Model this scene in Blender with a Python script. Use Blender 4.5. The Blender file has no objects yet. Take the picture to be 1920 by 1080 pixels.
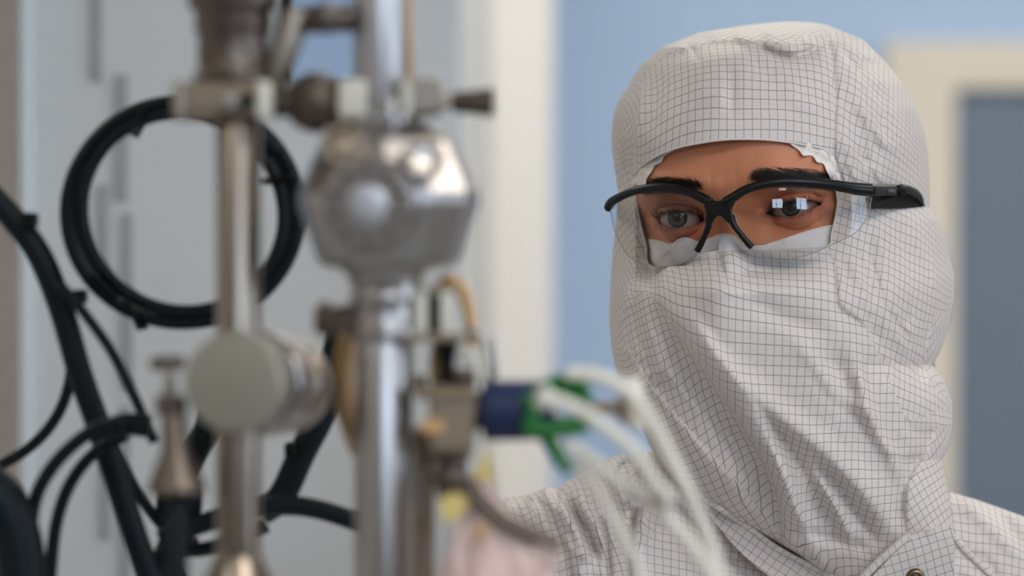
import bpy, bmesh, math, random
import numpy as np
from mathutils import Vector, Matrix, Euler

random.seed(7)
RNG = np.random.default_rng(11)
PI = math.pi
COL = bpy.context.scene.collection

# ------------------------------------------------------------------ camera
K = 0.36 / 1920          # metres per pixel per metre of distance (100 mm lens, 36 mm sensor)
CZ = 1.60                # camera height
YF = 1.55                # distance to the eyes
cam = bpy.data.objects.new('camera', bpy.data.cameras.new('camera'))
COL.objects.link(cam)
cam.location = (0, 0, CZ)
cam.rotation_euler = (PI / 2, 0, 0)
cam.data.lens = 100
cam.data.sensor_width = 36
cam.data.clip_start = 0.05
cam.data.dof.use_dof = True
cam.data.dof.focus_distance = 1.525
cam.data.dof.aperture_fstop = 3.9
bpy.context.scene.camera = cam

# ------------------------------------------------------------------ world, exposure
sc = bpy.context.scene
sc.view_settings.view_transform = 'Standard'
sc.view_settings.look = 'None'
sc.view_settings.gamma = 1
sc.view_settings.exposure = 0.50
sc.view_settings.use_curve_mapping = False
sc.cycles.max_bounces = 8
sc.cycles.transparent_max_bounces = 16
sc.cycles.caustics_reflective = False
sc.cycles.caustics_refractive = False
sc.cycles.sample_clamp_indirect = 4
w = bpy.data.worlds.new('world')
sc.world = w
w.use_nodes = True
w.node_tree.nodes['Background'].inputs[0].default_value = (0.80, 0.88, 1.0, 1)
w.node_tree.nodes['Background'].inputs[1].default_value = 0.3


def area_light(name, loc, rot, sx, sy, power, color=(1, 1, 1)):
    l = bpy.data.lights.new(name, 'AREA')
    l.shape = 'RECTANGLE'
    l.size, l.size_y = sx, sy
    l.energy = power
    l.color = color
    o = bpy.data.objects.new(name, l)
    COL.objects.link(o)
    o.location = loc
    o.rotation_euler = rot
    return o


# ------------------------------------------------------------------ colour and materials
def lin(c):
    return tuple(((v / 255) / 12.92 if v / 255 <= 0.04045 else ((v / 255 + 0.055) / 1.055) ** 2.4) for v in c) + (1,)


def new_mat(name):
    m = bpy.data.materials.new(name)
    m.use_nodes = True
    nt = m.node_tree
    return m, nt, nt.nodes['Principled BSDF']


def mat(name, rgb, rough=0.5, metal=0.0, *args, spec=0.5, **kw):
    m = mat_(name, rgb, rough, metal, *args, **kw)
    m.node_tree.nodes['Principled BSDF'].inputs['Specular IOR Level'].default_value = spec
    return m


def mat_(name, rgb, rough=0.5, metal=0.0, noise=0.06, scale=40, bump=0.0, coat=0.0, trans=0.0, sheen=0.0, sss=0.0, emit=None):
    m, nt, b = new_mat(name)
    b.inputs['Roughness'].default_value = rough
    b.inputs['Metallic'].default_value = metal
    b.inputs['Coat Weight'].default_value = coat
    b.inputs['Transmission Weight'].default_value = trans
    b.inputs['Sheen Weight'].default_value = sheen
    if sss:
        b.inputs['Subsurface Weight'].default_value = sss
        b.inputs['Subsurface Radius'].default_value = (0.004, 0.0015, 0.0008)
        b.inputs['Subsurface Scale'].default_value = 1.0
    c = lin(rgb)
    tc = nt.nodes.new('ShaderNodeTexCoord')
    nz = nt.nodes.new('ShaderNodeTexNoise')
    nz.inputs['Scale'].default_value = scale
    nz.inputs['Detail'].default_value = 4
    nt.links.new(tc.outputs['Object'], nz.inputs['Vector'])
    mx = nt.nodes.new('ShaderNodeMix')
    mx.data_type = 'RGBA'
    mx.inputs['A'].default_value = tuple(v * (1 - noise) for v in c[:3]) + (1,)
    mx.inputs['B'].default_value = tuple(min(1, v * (1 + noise)) for v in c[:3]) + (1,)
    nt.links.new(nz.outputs['Fac'], mx.inputs['Factor'])
    nt.links.new(mx.outputs['Result'], b.inputs['Base Color'])
    if bump:
        bp = nt.nodes.new('ShaderNodeBump')
        bp.inputs['Strength'].default_value = bump
        bp.inputs['Distance'].default_value = 0.001
        nt.links.new(nz.outputs['Fac'], bp.inputs['Height'])
        nt.links.new(bp.outputs['Normal'], b.inputs['Normal'])
    if emit:
        b.inputs['Emission Color'].default_value = lin(emit[0])
        b.inputs['Emission Strength'].default_value = emit[1]
    return m


def cloth_mat(name, base, line, cell=0.0045, lw=0.062):
    """white woven cloth with the thin dark conductive grid of a cleanroom suit"""
    m, nt, b = new_mat(name)
    N, L = nt.nodes, nt.links
    uv = N.new('ShaderNodeUVMap')
    uv.uv_map = 'UVMap'
    nz = N.new('ShaderNodeTexNoise')
    nz.inputs['Scale'].default_value = 30
    nz.inputs['Detail'].default_value = 1
    L.new(uv.outputs[0], nz.inputs['Vector'])
    sub = N.new('ShaderNodeVectorMath'); sub.operation = 'SUBTRACT'
    sub.inputs[1].default_value = (0.5, 0.5, 0.5)
    L.new(nz.outputs['Color'], sub.inputs[0])
    scl = N.new('ShaderNodeVectorMath'); scl.operation = 'SCALE'
    scl.inputs['Scale'].default_value = 0.0022
    L.new(sub.outputs[0], scl.inputs[0])
    ad = N.new('ShaderNodeVectorMath'); ad.operation = 'ADD'
    L.new(uv.outputs[0], ad.inputs[0]); L.new(scl.outputs[0], ad.inputs[1])
    sx = N.new('ShaderNodeSeparateXYZ')
    L.new(ad.outputs[0], sx.inputs[0])

    def math_(op, a, bb=None, c=None):
        n = N.new('ShaderNodeMath'); n.operation = op
        for i, v in enumerate((a, bb, c)):
            if v is None: continue
            if isinstance(v, (int, float)): n.inputs[i].default_value = v
            else: L.new(v, n.inputs[i])
        return n.outputs[0]
    outs = []
    for ax in ('X', 'Y'):
        fr = math_('FRACT', math_('DIVIDE', sx.outputs[ax], cell))
        d = math_('SUBTRACT', 0.5, math_('ABSOLUTE', math_('SUBTRACT', fr, 0.5)))      # 0 on the yarn
        outs.append(math_('SUBTRACT', 1.0, math_('DIVIDE', d, lw)))
    g = math_('MAXIMUM', math_('MAXIMUM', outs[0], outs[1]), 0.0)
    nz2 = N.new('ShaderNodeTexNoise')
    nz2.inputs['Scale'].default_value = 900
    L.new(uv.outputs[0], nz2.inputs['Vector'])
    k = math_('MULTIPLY', g, math_('MULTIPLY_ADD', nz2.outputs['Fac'], 0.5, 0.62))
    k = math_('MINIMUM', k, 1.0)
    nb = N.new('ShaderNodeTexNoise')
    nb.inputs['Scale'].default_value = 14
    L.new(uv.outputs[0], nb.inputs['Vector'])
    bmix = N.new('ShaderNodeMix'); bmix.data_type = 'RGBA'
    c = lin(base)
    bmix.inputs['A'].default_value = (c[0] * 0.96, c[1] * 0.95, c[2] * 0.95, 1)
    bmix.inputs['B'].default_value = (c[0] * 1.03, c[1] * 1.03, c[2] * 1.04, 1)
    L.new(nb.outputs['Fac'], bmix.inputs['Factor'])
    mx = N.new('ShaderNodeMix'); mx.data_type = 'RGBA'
    L.new(k, mx.inputs['Factor'])
    L.new(bmix.outputs['Result'], mx.inputs['A'])
    mx.inputs['B'].default_value = lin(line)
    L.new(mx.outputs['Result'], b.inputs['Base Color'])
    b.inputs['Roughness'].default_value = 0.55
    b.inputs['Sheen Weight'].default_value = 0.12
    # fine puckering of the weave
    bp = N.new('ShaderNodeBump'); bp.inputs['Strength'].default_value = 0.35
    bp.inputs['Distance'].default_value = 0.0012
    wv = N.new('ShaderNodeTexNoise'); wv.inputs['Scale'].default_value = 110; wv.inputs['Detail'].default_value = 3
    L.new(uv.outputs[0], wv.inputs['Vector'])
    L.new(wv.outputs['Fac'], bp.inputs['Height'])
    L.new(bp.outputs['Normal'], b.inputs['Normal'])
    tr = N.new('ShaderNodeBsdfTranslucent')
    L.new(mx.outputs['Result'], tr.inputs['Color'])
    ms = N.new('ShaderNodeMixShader'); ms.inputs[0].default_value = 0.12
    out = N['Material Output']
    L.new(b.outputs[0], ms.inputs[1]); L.new(tr.outputs[0], ms.inputs[2])
    L.new(ms.outputs[0], out.inputs['Surface'])
    return m


M = {}
M['cloth'] = cloth_mat('gridded_cleanroom_cloth', (230, 220, 214), (74, 63, 61))
M['steel'] = mat('nickel_steel', (150, 138, 126), 0.30, 1.0, 0.05, 25)
M['steel_dull'] = mat('dull_steel', (160, 150, 138), 0.42, 1.0, 0.08, 30)
M['steel_bright'] = mat('polished_steel', (178, 173, 170), 0.32, 1.0, 0.04, 25)
M['steel_brown'] = mat('bronzed_steel', (112, 101, 93), 0.4, 1.0, 0.12, 30)
M['disc'] = mat('brushed_flange_steel', (156, 152, 140), 0.5, 0.6, 0.05, 30)
M['dark_knob'] = mat('dark_bakelite', (84, 72, 62), 0.45, 0.3, 0.1, 60)
M['black_cable'] = mat('black_cable_jacket', (6, 19, 23), 0.5, 0.0, 0.15, 30, spec=0.22)
M['black_plastic'] = mat('black_plastic', (9, 10, 11), 0.35, 0.0, 0.05, 200, spec=0.3)
M['black_rubber'] = mat('black_rubber', (8, 8, 9), 0.6, 0.0, 0.05, 200, spec=0.2)
M['grey_plastic'] = mat('grey_soft_plastic', (44, 46, 50), 0.45, 0.0, 0.05, 200, spec=0.3)
M['blue'] = mat('navy_blue_sleeve', (22, 40, 82), 0.5, 0.0, 0.08, 60)
M['green'] = mat('green_wire_insulation', (28, 118, 50), 0.45, 0.0, 0.12, 90)
M['white_cable'] = mat('off_white_cable', (234, 229, 216), 0.4, 0.0, 0.05, 60)
M['tan'] = mat('tan_plastic', (176, 148, 112), 0.5, 0.0, 0.08, 60)
M['orange'] = mat('amber_hose', (208, 166, 114), 0.4, 0.0, 0.12, 60)
M['yellow'] = mat('yellow_tag', (226, 204, 128), 0.5, 0.0, 0.06, 60)
M['pink'] = mat('pink_translucent_plastic', (226, 198, 190), 0.35, 0.0, 0.12, 18, bump=0.4)
M['taupe'] = mat('taupe_metal', (150, 134, 116), 0.45, 0.7, 0.08, 40)
M['cream_metal'] = mat('cream_enamel', (226, 222, 208), 0.35, 0.1, 0.04, 40)
M['brass'] = mat('aged_brass', (120, 104, 82), 0.3, 1.0, 0.12, 400)
M['mask'] = mat('non_woven_mask', (238, 232, 234), 0.8, 0.0, 0.05, 300, bump=0.35, sss=0.0)
M['net'] = mat('white_hair_net', (240, 230, 224), 0.8, 0.0, 0.06, 300, bump=0.5)
M['hair'] = mat('dark_brown_hair', (24, 15, 12), 0.55, 0.0, 0.2, 300)
M['blue_wall'] = mat('pale_blue_paint', (168, 192, 222), 0.7, 0.0, 0.02, 3)
M['white_paint'] = mat('white_paint', (214, 212, 208), 0.6, 0.0, 0.02, 3)
M['cream_paint'] = mat('cream_paint', (214, 206, 192), 0.6, 0.0, 0.02, 3)
M['door'] = mat('slate_blue_door', (102, 116, 134), 0.6, 0.0, 0.03, 3)
M['cabinet'] = mat('light_grey_enamel', (208, 210, 209), 0.45, 0.0, 0.02, 4)
M['cabinet_dark'] = mat('slot_shadow_grey', (160, 162, 162), 0.6, 0.0, 0.04, 10)
M['bright_strip'] = mat('white_edge_strip', (226, 236, 238), 0.4)
M['brown_panel'] = mat('brown_grey_panel', (158, 146, 136), 0.6)
M['floor'] = mat('grey_vinyl_floor', (150, 152, 152), 0.5, 0.0, 0.05, 8)
M['ceiling'] = mat('white_ceiling', (228, 228, 226), 0.8, 0.0, 0.02, 3)
M['light_panel'] = mat('lit_diffuser', (255, 255, 255), 0.5, emit=((255, 248, 236), 8.0))
M['window_side'] = mat('bright_side_pane', (220, 235, 255), 0.3, emit=((214, 232, 255), 4.5))
M['far_wall'] = mat('warm_grey_paint', (150, 142, 132), 0.7, 0.0, 0.03, 3)
M['window_light'] = mat('bright_window_pane', (220, 235, 255), 0.3, emit=((205, 228, 255), 14.0))


def skin_mat():
    m, nt, b = new_mat('skin')
    N, L = nt.nodes, nt.links
    tc = N.new('ShaderNodeTexCoord')
    n1 = N.new('ShaderNodeTexNoise'); n1.inputs['Scale'].default_value = 32; n1.inputs['Detail'].default_value = 4
    n2 = N.new('ShaderNodeTexNoise'); n2.inputs['Scale'].default_value = 900; n2.inputs['Detail'].default_value = 3
    L.new(tc.outputs['Object'], n1.inputs['Vector']); L.new(tc.outputs['Object'], n2.inputs['Vector'])
    mx = N.new('ShaderNodeMix'); mx.data_type = 'RGBA'
    mx.inputs['A'].default_value = lin((200, 122, 88)); mx.inputs['B'].default_value = lin((218, 146, 106))
    L.new(n1.outputs['Fac'], mx.inputs['Factor'])
    at = N.new('ShaderNodeAttribute'); at.attribute_name = 'ruddy'
    m2 = N.new('ShaderNodeMix'); m2.data_type = 'RGBA'
    L.new(at.outputs['Fac'], m2.inputs['Factor'])
    L.new(mx.outputs['Result'], m2.inputs['A'])
    m2.inputs['B'].default_value = lin((150, 78, 66))
    L.new(m2.outputs['Result'], b.inputs['Base Color'])
    b.inputs['Roughness'].default_value = 0.5
    b.inputs['Subsurface Weight'].default_value = 0.25
    b.inputs['Subsurface Radius'].default_value = (0.004, 0.0015, 0.0008)
    b.inputs['Subsurface Scale'].default_value = 1.0
    bp = N.new('ShaderNodeBump'); bp.inputs['Strength'].default_value = 0.15; bp.inputs['Distance'].default_value = 0.0006
    L.new(n2.outputs['Fac'], bp.inputs['Height']); L.new(bp.outputs['Normal'], b.inputs['Normal'])
    return m


def eye_mat():
    m, nt, b = new_mat('eyeball')
    N, L = nt.nodes, nt.links
    tc = N.new('ShaderNodeTexCoord')
    sp = N.new('ShaderNodeSeparateXYZ'); L.new(tc.outputs['Object'], sp.inputs[0])
    cb = N.new('ShaderNodeCombineXYZ'); L.new(sp.outputs['X'], cb.inputs['X']); L.new(sp.outputs['Z'], cb.inputs['Y'])
    ln = N.new('ShaderNodeVectorMath'); ln.operation = 'LENGTH'; L.new(cb.outputs[0], ln.inputs[0])
    dv = N.new('ShaderNodeMath'); dv.operation = 'DIVIDE'; dv.inputs[1].default_value = 0.0123
    L.new(ln.outputs['Value'], dv.inputs[0])
    nz = N.new('ShaderNodeTexNoise'); nz.inputs['Scale'].default_value = 700; L.new(tc.outputs['Object'], nz.inputs['Vector'])
    ad = N.new('ShaderNodeMath'); ad.operation = 'MULTIPLY_ADD'; ad.inputs[1].default_value = 0.05
    L.new(nz.outputs['Fac'], ad.inputs[0]); L.new(dv.outputs[0], ad.inputs[2])
    cr = N.new('ShaderNodeValToRGB'); L.new(ad.outputs[0], cr.inputs[0])
    e = cr.color_ramp.elements
    e[0].position = 0.0; e[0].color = lin((8, 8, 9))
    e[1].position = 0.21; e[1].color = lin((10, 10, 11))
    for p, c in ((0.235, (46, 40, 32)), (0.34, (62, 60, 50)), (0.40, (40, 40, 38)), (0.445, (24, 24, 24)), (0.49, (158, 146, 140)), (0.8, (156, 132, 124)), (1.0, (140, 84, 74))):
        x = e.new(p); x.color = lin(c)
    L.new(cr.outputs[0], b.inputs['Base Color'])
    b.inputs['Roughness'].default_value = 0.25
    b.inputs['Coat Weight'].default_value = 0.3
    b.inputs['Specular IOR Level'].default_value = 0.25
    b.inputs['Coat Roughness'].default_value = 0.03
    return m


def lens_mat(name, tint, rough=0.0, ior=1.55):
    m = bpy.data.materials.new(name); m.use_nodes = True
    nt = m.node_tree; N, L = nt.nodes, nt.links
    N.remove(N['Principled BSDF'])
    t = N.new('ShaderNodeBsdfTransparent'); t.inputs[0].default_value = tint
    g = N.new('ShaderNodeBsdfGlossy'); g.inputs['Roughness'].default_value = rough
    f = N.new('ShaderNodeFresnel'); f.inputs['IOR'].default_value = ior
    ms = N.new('ShaderNodeMixShader')
    L.new(f.outputs[0], ms.inputs[0]); L.new(t.outputs[0], ms.inputs[1]); L.new(g.outputs[0], ms.inputs[2])
    L.new(ms.outputs[0], N['Material Output'].inputs['Surface'])
    return m


M['skin'] = skin_mat()
M['eye'] = eye_mat()
M['lens'] = lens_mat('clear_polycarbonate', (0.90, 0.885, 0.86, 1), 0.015, 1.46)
M['lens_rim'] = mat('polished_lens_edge', (150, 152, 150), 0.15, 0.0, 0.02, 50)
M['glass_tube'] = mat('satin_glass_steel', (196, 194, 196), 0.4, 0.85, 0.03, 20)


# ------------------------------------------------------------------ scene helpers
def tag(o, label=None, cat=None, group=None, kind=None):
    if label: o['label'] = label
    if cat: o['category'] = cat
    if group: o['group'] = group
    if kind: o['kind'] = kind
    return o


def empty(name, loc=(0, 0, 0)):
    o = bpy.data.objects.new(name, None)
    COL.objects.link(o)
    o.location = loc
    o.empty_display_size = 0.02
    return o


def link(name, me, m=None, parent=None, smooth=True):
    o = bpy.data.objects.new(name, me)
    COL.objects.link(o)
    if m is not None: me.materials.append(m)
    if smooth:
        me.polygons.foreach_set('use_smooth', [True] * len(me.polygons))
    if parent is not None:
        o.parent = parent
        # world coordinates are used for the vertices of parts; chain of plain translations only
        off = Vector((0, 0, 0)); q = parent
        while q is not None:
            off += q.location; q = q.parent
        o.location = -off
    return o


def mesh_from(name, verts, faces):
    me = bpy.data.meshes.new(name)
    me.from_pydata([tuple(v) for v in verts], [], faces)
    me.update()
    return me


def P(px, py, Y):
    """a point of the room at distance Y from the camera's plane"""
    return Vector(((px - 960) * Y * K, Y, CZ - (py - 540) * Y * K))


def Pf(px, py, f):
    return P(px, py, YF - f / 1000)


def catmull(pts, n=8, closed=False):
    p = np.array(pts, float)
    if closed:
        p = np.vstack([p[-1], p, p[0], p[1]])
    else:
        p = np.vstack([2 * p[0] - p[1], p, 2 * p[-1] - p[-2]])
    out = []
    for i in range(1, len(p) - 2):
        for k in range(n):
            t = k / n
            out.append(0.5 * ((2 * p[i]) + (-p[i - 1] + p[i + 1]) * t + (2 * p[i - 1] - 5 * p[i] + 4 * p[i + 1] - p[i + 2]) * t * t + (-p[i - 1] + 3 * p[i] - 3 * p[i + 1] + p[i + 2]) * t ** 3))
    if not closed:
        out.append(p[-2])
    return np.array(out)


def tube_mesh(name, pts, radii, seg=16, flat=1.0, up=None, closed=False):
    """swept tube through world points; radii scalar or per point; flat squeezes the section across `up`"""
    pts = [Vector(p) for p in pts]
    n = len(pts)
    if not hasattr(radii, '__len__'): radii = [radii] * n
    verts, faces = [], []
    prev = None
    for i, p in enumerate(pts):
        a = pts[(i - 1) % n] if (closed or i > 0) else pts[0]
        b = pts[(i + 1) % n] if (closed or i < n - 1) else pts[-1]
        t = (b - a).normalized() if (b - a).length > 1e-9 else Vector((0, 0, 1))
        if up is not None: u = Vector(up)
        elif prev is None: u = Vector((0, 0, 1)) if abs(t.z) < 0.9 else Vector((1, 0, 0))
        else: u = prev
        s = t.cross(u).normalized()
        u = s.cross(t).normalized()
        prev = u
        for k in range(seg):
            an = 2 * PI * k / seg
            verts.append(p + (u * math.cos(an) + s * math.sin(an) * flat) * radii[i])
    m = n if closed else n - 1
    for i in range(m):
        for k in range(seg):
            a = i * seg + k; b = i * seg + (k + 1) % seg
            c = ((i + 1) % n) * seg + (k + 1) % seg; d = ((i + 1) % n) * seg + k
            faces.append((a, b, c, d))
    if not closed:
        faces.append(tuple(range(seg - 1, -1, -1)))
        faces.append(tuple(range((n - 1) * seg, n * seg)))
    return mesh_from(name, verts, faces)


def tube(name, pts, r, m, parent=None, seg=16, flat=1.0, up=None, closed=False):
    return link(name, tube_mesh(name, pts, r, seg, flat, up, closed), m, parent)


def lathe(name, a, b, prof, m, parent=None, seg=40, sharp=True):
    """profile of (t along a->b, radius in metres) turned round the axis from a to b"""
    a, b = Vector(a), Vector(b)
    ax = (b - a)
    t = ax.normalized()
    u = Vector((0, 0, 1)) if abs(t.z) < 0.9 else Vector((1, 0, 0))
    s = t.cross(u).normalized(); u = s.cross(t).normalized()
    verts, faces = [], []
    # keep the profile's corners crisp with doubled rings
    rows = []
    for i, (h, r) in enumerate(prof):
        rows.append((h, r))
    for h, r in rows:
        for k in range(seg):
            an = 2 * PI * k / seg
            verts.append(a + ax * h + (u * math.cos(an) + s * math.sin(an)) * max(r, 1e-5))
    for i in range(len(rows) - 1):
        for k in range(seg):
            faces.append((i * seg + k, i * seg + (k + 1) % seg, (i + 1) * seg + (k + 1) % seg, (i + 1) * seg + k))
    faces.append(tuple(range(seg - 1, -1, -1)))
    faces.append(tuple(range((len(rows) - 1) * seg, len(rows) * seg)))
    o = link(name, mesh_from(name, verts, faces), m, parent, smooth=seg > 12)
    if sharp:
        bv = o.modifiers.new('edge', 'BEVEL'); bv.width = 0.0006; bv.segments = 2; bv.limit_method = 'ANGLE'; bv.angle_limit = math.radians(30)
    return o


def box(name, c, size, m, parent=None, rot=None, bevel=0.001):
    bm = bmesh.new()
    bmesh.ops.create_cube(bm, size=1)
    bmesh.ops.scale(bm, vec=size, verts=bm.verts)
    if rot is not None:
        bmesh.ops.rotate(bm, matrix=Euler(rot).to_matrix(), verts=bm.verts, cent=(0, 0, 0))
    bmesh.ops.translate(bm, vec=c, verts=bm.verts)
    me = bpy.data.meshes.new(name); bm.to_mesh(me); bm.free()
    o = link(name, me, m, parent, smooth=False)
    if bevel:
        bv = o.modifiers.new('edge', 'BEVEL'); bv.width = bevel; bv.segments = 2
    return o


def prism(name, pts, vec, m, parent=None, bevel=0.0005):
    """outline of world points pushed back along vec"""
    n = len(pts)
    v = [Vector(p) for p in pts]
    v2 = [p + Vector(vec) for p in v]
    f = [tuple(range(n)), tuple(range(2 * n - 1, n - 1, -1))]
    for i in range(n):
        j = (i + 1) % n
        f.append((i, i + n, j + n, j))
    bm = bmesh.new()
    bv = [bm.verts.new(x) for x in v + v2]
    for q in f: bm.faces.new([bv[i] for i in q])
    bmesh.ops.recalc_face_normals(bm, faces=bm.faces)
    me = bpy.data.meshes.new(name); bm.to_mesh(me); bm.free()
    o = link(name, me, m, parent, smooth=False)
    if bevel:
        b = o.modifiers.new('edge', 'BEVEL'); b.width = bevel; b.segments = 2; b.limit_method = 'ANGLE'
    return o


def inside(poly, X, Y):
    poly = np.asarray(poly, float)
    r = np.zeros(X.shape, bool)
    j = len(poly) - 1
    for i in range(len(poly)):
        xi, yi = poly[i]; xj, yj = poly[j]
        c = ((yi > Y) != (yj > Y)) & (X < (xj - xi) * (Y - yi) / (yj - yi + 1e-12) + xi)
        r ^= c
        j = i
    return r


def seg_dist(poly, X, Y, closed=False):
    """distance, signed side, parameter 0..1 and nearest point to a polyline"""
    poly = np.asarray(poly, float)
    if closed: poly = np.vstack([poly, poly[:1]])
    best = np.full(X.shape, 1e18); side = np.zeros(X.shape); par = np.zeros(X.shape)
    nx = np.zeros(X.shape); ny = np.zeros(X.shape)
    L = np.hypot(*np.diff(poly, axis=0).T); tot = L.sum(); acc = 0
    for i in range(len(poly) - 1):
        x0, y0 = poly[i]; dx, dy = poly[i + 1] - poly[i]
        l2 = dx * dx + dy * dy + 1e-12
        t = np.clip(((X - x0) * dx + (Y - y0) * dy) / l2, 0, 1)
        qx = x0 + t * dx; qy = y0 + t * dy
        d = (X - qx) ** 2 + (Y - qy) ** 2
        m = d < best
        best = np.where(m, d, best)
        side = np.where(m, np.sign(dx * (Y - y0) - dy * (X - x0)), side)
        par = np.where(m, (acc + t * L[i]) / tot, par)
        nx = np.where(m, qx, nx); ny = np.where(m, qy, ny)
        acc += L[i]
    return np.sqrt(best), side, par, nx, ny


def interp(tab, v):
    t = np.asarray(tab, float)
    return np.interp(v, t[:, 0], t[:, 1])


def smooth_interp(tab, v):
    """monotone-ish cubic through a table"""
    t = np.asarray(tab, float)
    x, y = t[:, 0], t[:, 1]
    d = np.gradient(y, x)
    i = np.clip(np.searchsorted(x, v) - 1, 0, len(x) - 2)
    h = x[i + 1] - x[i]
    s = np.clip((v - x[i]) / h, 0, 1)
    return ((2 * s ** 3 - 3 * s ** 2 + 1) * y[i] + (s ** 3 - 2 * s ** 2 + s) * h * d[i] + (-2 * s ** 3 + 3 * s ** 2) * y[i + 1] + (s ** 3 - s ** 2) * h * d[i + 1])


class Folds:
    """ridges, valleys and laps of a cloth"""
    def __init__(self, gain=1.0): self.items = []; self.gain = gain
    def ridge(self, pts, A, wl, wr=None, taper=True):
        p = catmull(pts, 5); self.items.append(('r', p, A, wl, wr or wl, taper, self.bb(p, 3.2 * max(wl, wr or wl)))); return self
    def step(self, pts, A, wd, taper=True, reach=60):
        p = catmull(pts, 5); self.items.append(('s', p, A, wd, reach, taper, self.bb(p, reach * 2.5))); return self
    def bb(self, p, m): return (p[:, 0].min() - m, p[:, 0].max() + m, p[:, 1].min() - m, p[:, 1].max() + m)
    def scatter(self, n, x0, x1, y0, y1, ang, spread, A, wd, ln, bend=0.3):
        for _ in range(n):
            x = random.uniform(x0, x1); y = random.uniform(y0, y1)
            a = math.radians(ang + random.uniform(-spread, spread)); l = random.uniform(*ln)
            b = random.uniform(-bend, bend) * l
            dx, dy = math.cos(a), math.sin(a)
            pts = [(x - dx * l / 2, y - dy * l / 2), (x - dy * b, y + dx * b), (x + dx * l / 2, y + dy * l / 2)]
            self.ridge(pts, random.uniform(*A) * random.choice((1, 1, -1)), random.uniform(*wd), random.uniform(*wd))
        return self
    def __call__(self, X, Y):
        shp = X.shape; X = X.ravel(); Y = Y.ravel()
        out = np.zeros(X.shape)
        gain = self.gain
        for it in self.items:
            kind, p, A, a, b, taper, bb = it
            if kind == 'r': A = A * gain
            idx = np.nonzero((X > bb[0]) & (X < bb[1]) & (Y > bb[2]) & (Y < bb[3]))[0]
            if not len(idx): continue
            d, s, t, _, _ = seg_dist(p, X[idx], Y[idx])
            tp = np.clip(np.sin(np.pi * np.clip(t, 0.0, 1.0)) * 1.6, 0, 1) if taper else 1.0
            if kind == 'r':
                wd = np.where(s > 0, a, b)
                # beyond an end the ridge fades with distance
                out[idx] += A * tp * np.exp(-(d / wd) ** 2)
            else:
                out[idx] += A * tp * 0.5 * (1 + np.tanh(s * d / a)) * np.exp(-(d / b) ** 2)
        return out.reshape(shp)


def poisson(gx, gy):
    """least-squares height from forward differences gx (M,N-1) and gy (M-1,N)"""
    Mm, Nn = gx.shape[0], gy.shape[1]
    div = np.zeros((Mm, Nn))
    div[:, :-1] += gx; div[:, 1:] -= gx
    div[:-1, :] += gy; div[1:, :] -= gy
    div = -div
    big = np.block([[div, div[:, ::-1]], [div[::-1], div[::-1, ::-1]]])
    F = np.fft.fft2(big)
    ky = 2 - 2 * np.cos(2 * np.pi * np.arange(2 * Mm) / (2 * Mm))
    kx = 2 - 2 * np.cos(2 * np.pi * np.arange(2 * Nn) / (2 * Nn))
    den = ky[:, None] + kx[None]
    den[0, 0] = 1
    F = F / den
    F[0, 0] = 0
    return np.real(np.fft.ifft2(F))[:Mm, :Nn]


def cloth_uv(PX, PY, PZ):
    """arc-length coordinates (metres) of a gridded surface: warp along the picture's horizontal, weft upright"""
    Pn = np.stack([PX, PY, PZ], -1)
    ti = np.gradient(Pn, axis=0); tj = np.gradient(Pn, axis=1)
    n = np.cross(tj, ti); n /= np.linalg.norm(n, axis=-1, keepdims=True) + 1e-12
    ex = np.array([1.0, 0, 0]); eu = ex - n * (n @ ex)[..., None]
    eu /= np.linalg.norm(eu, axis=-1, keepdims=True) + 1e-9
    ev = np.cross(eu, n)
    ev *= np.sign(ev[..., 2:3] + 1e-12)
    dj = np.diff(Pn, axis=1); di = np.diff(Pn, axis=0)
    out = []
    for e in (eu, ev):
        gx = np.sum(dj * 0.5 * (e[:, 1:] + e[:, :-1]), -1)
        gy = np.sum(di * 0.5 * (e[1:] + e[:-1]), -1)
        out.append(poisson(gx, gy))
    return out


def to_world(px, py, f):
    Y = YF - f / 1000
    return (px - 960) * Y * K, Y, CZ - (py - 540) * Y * K


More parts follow.
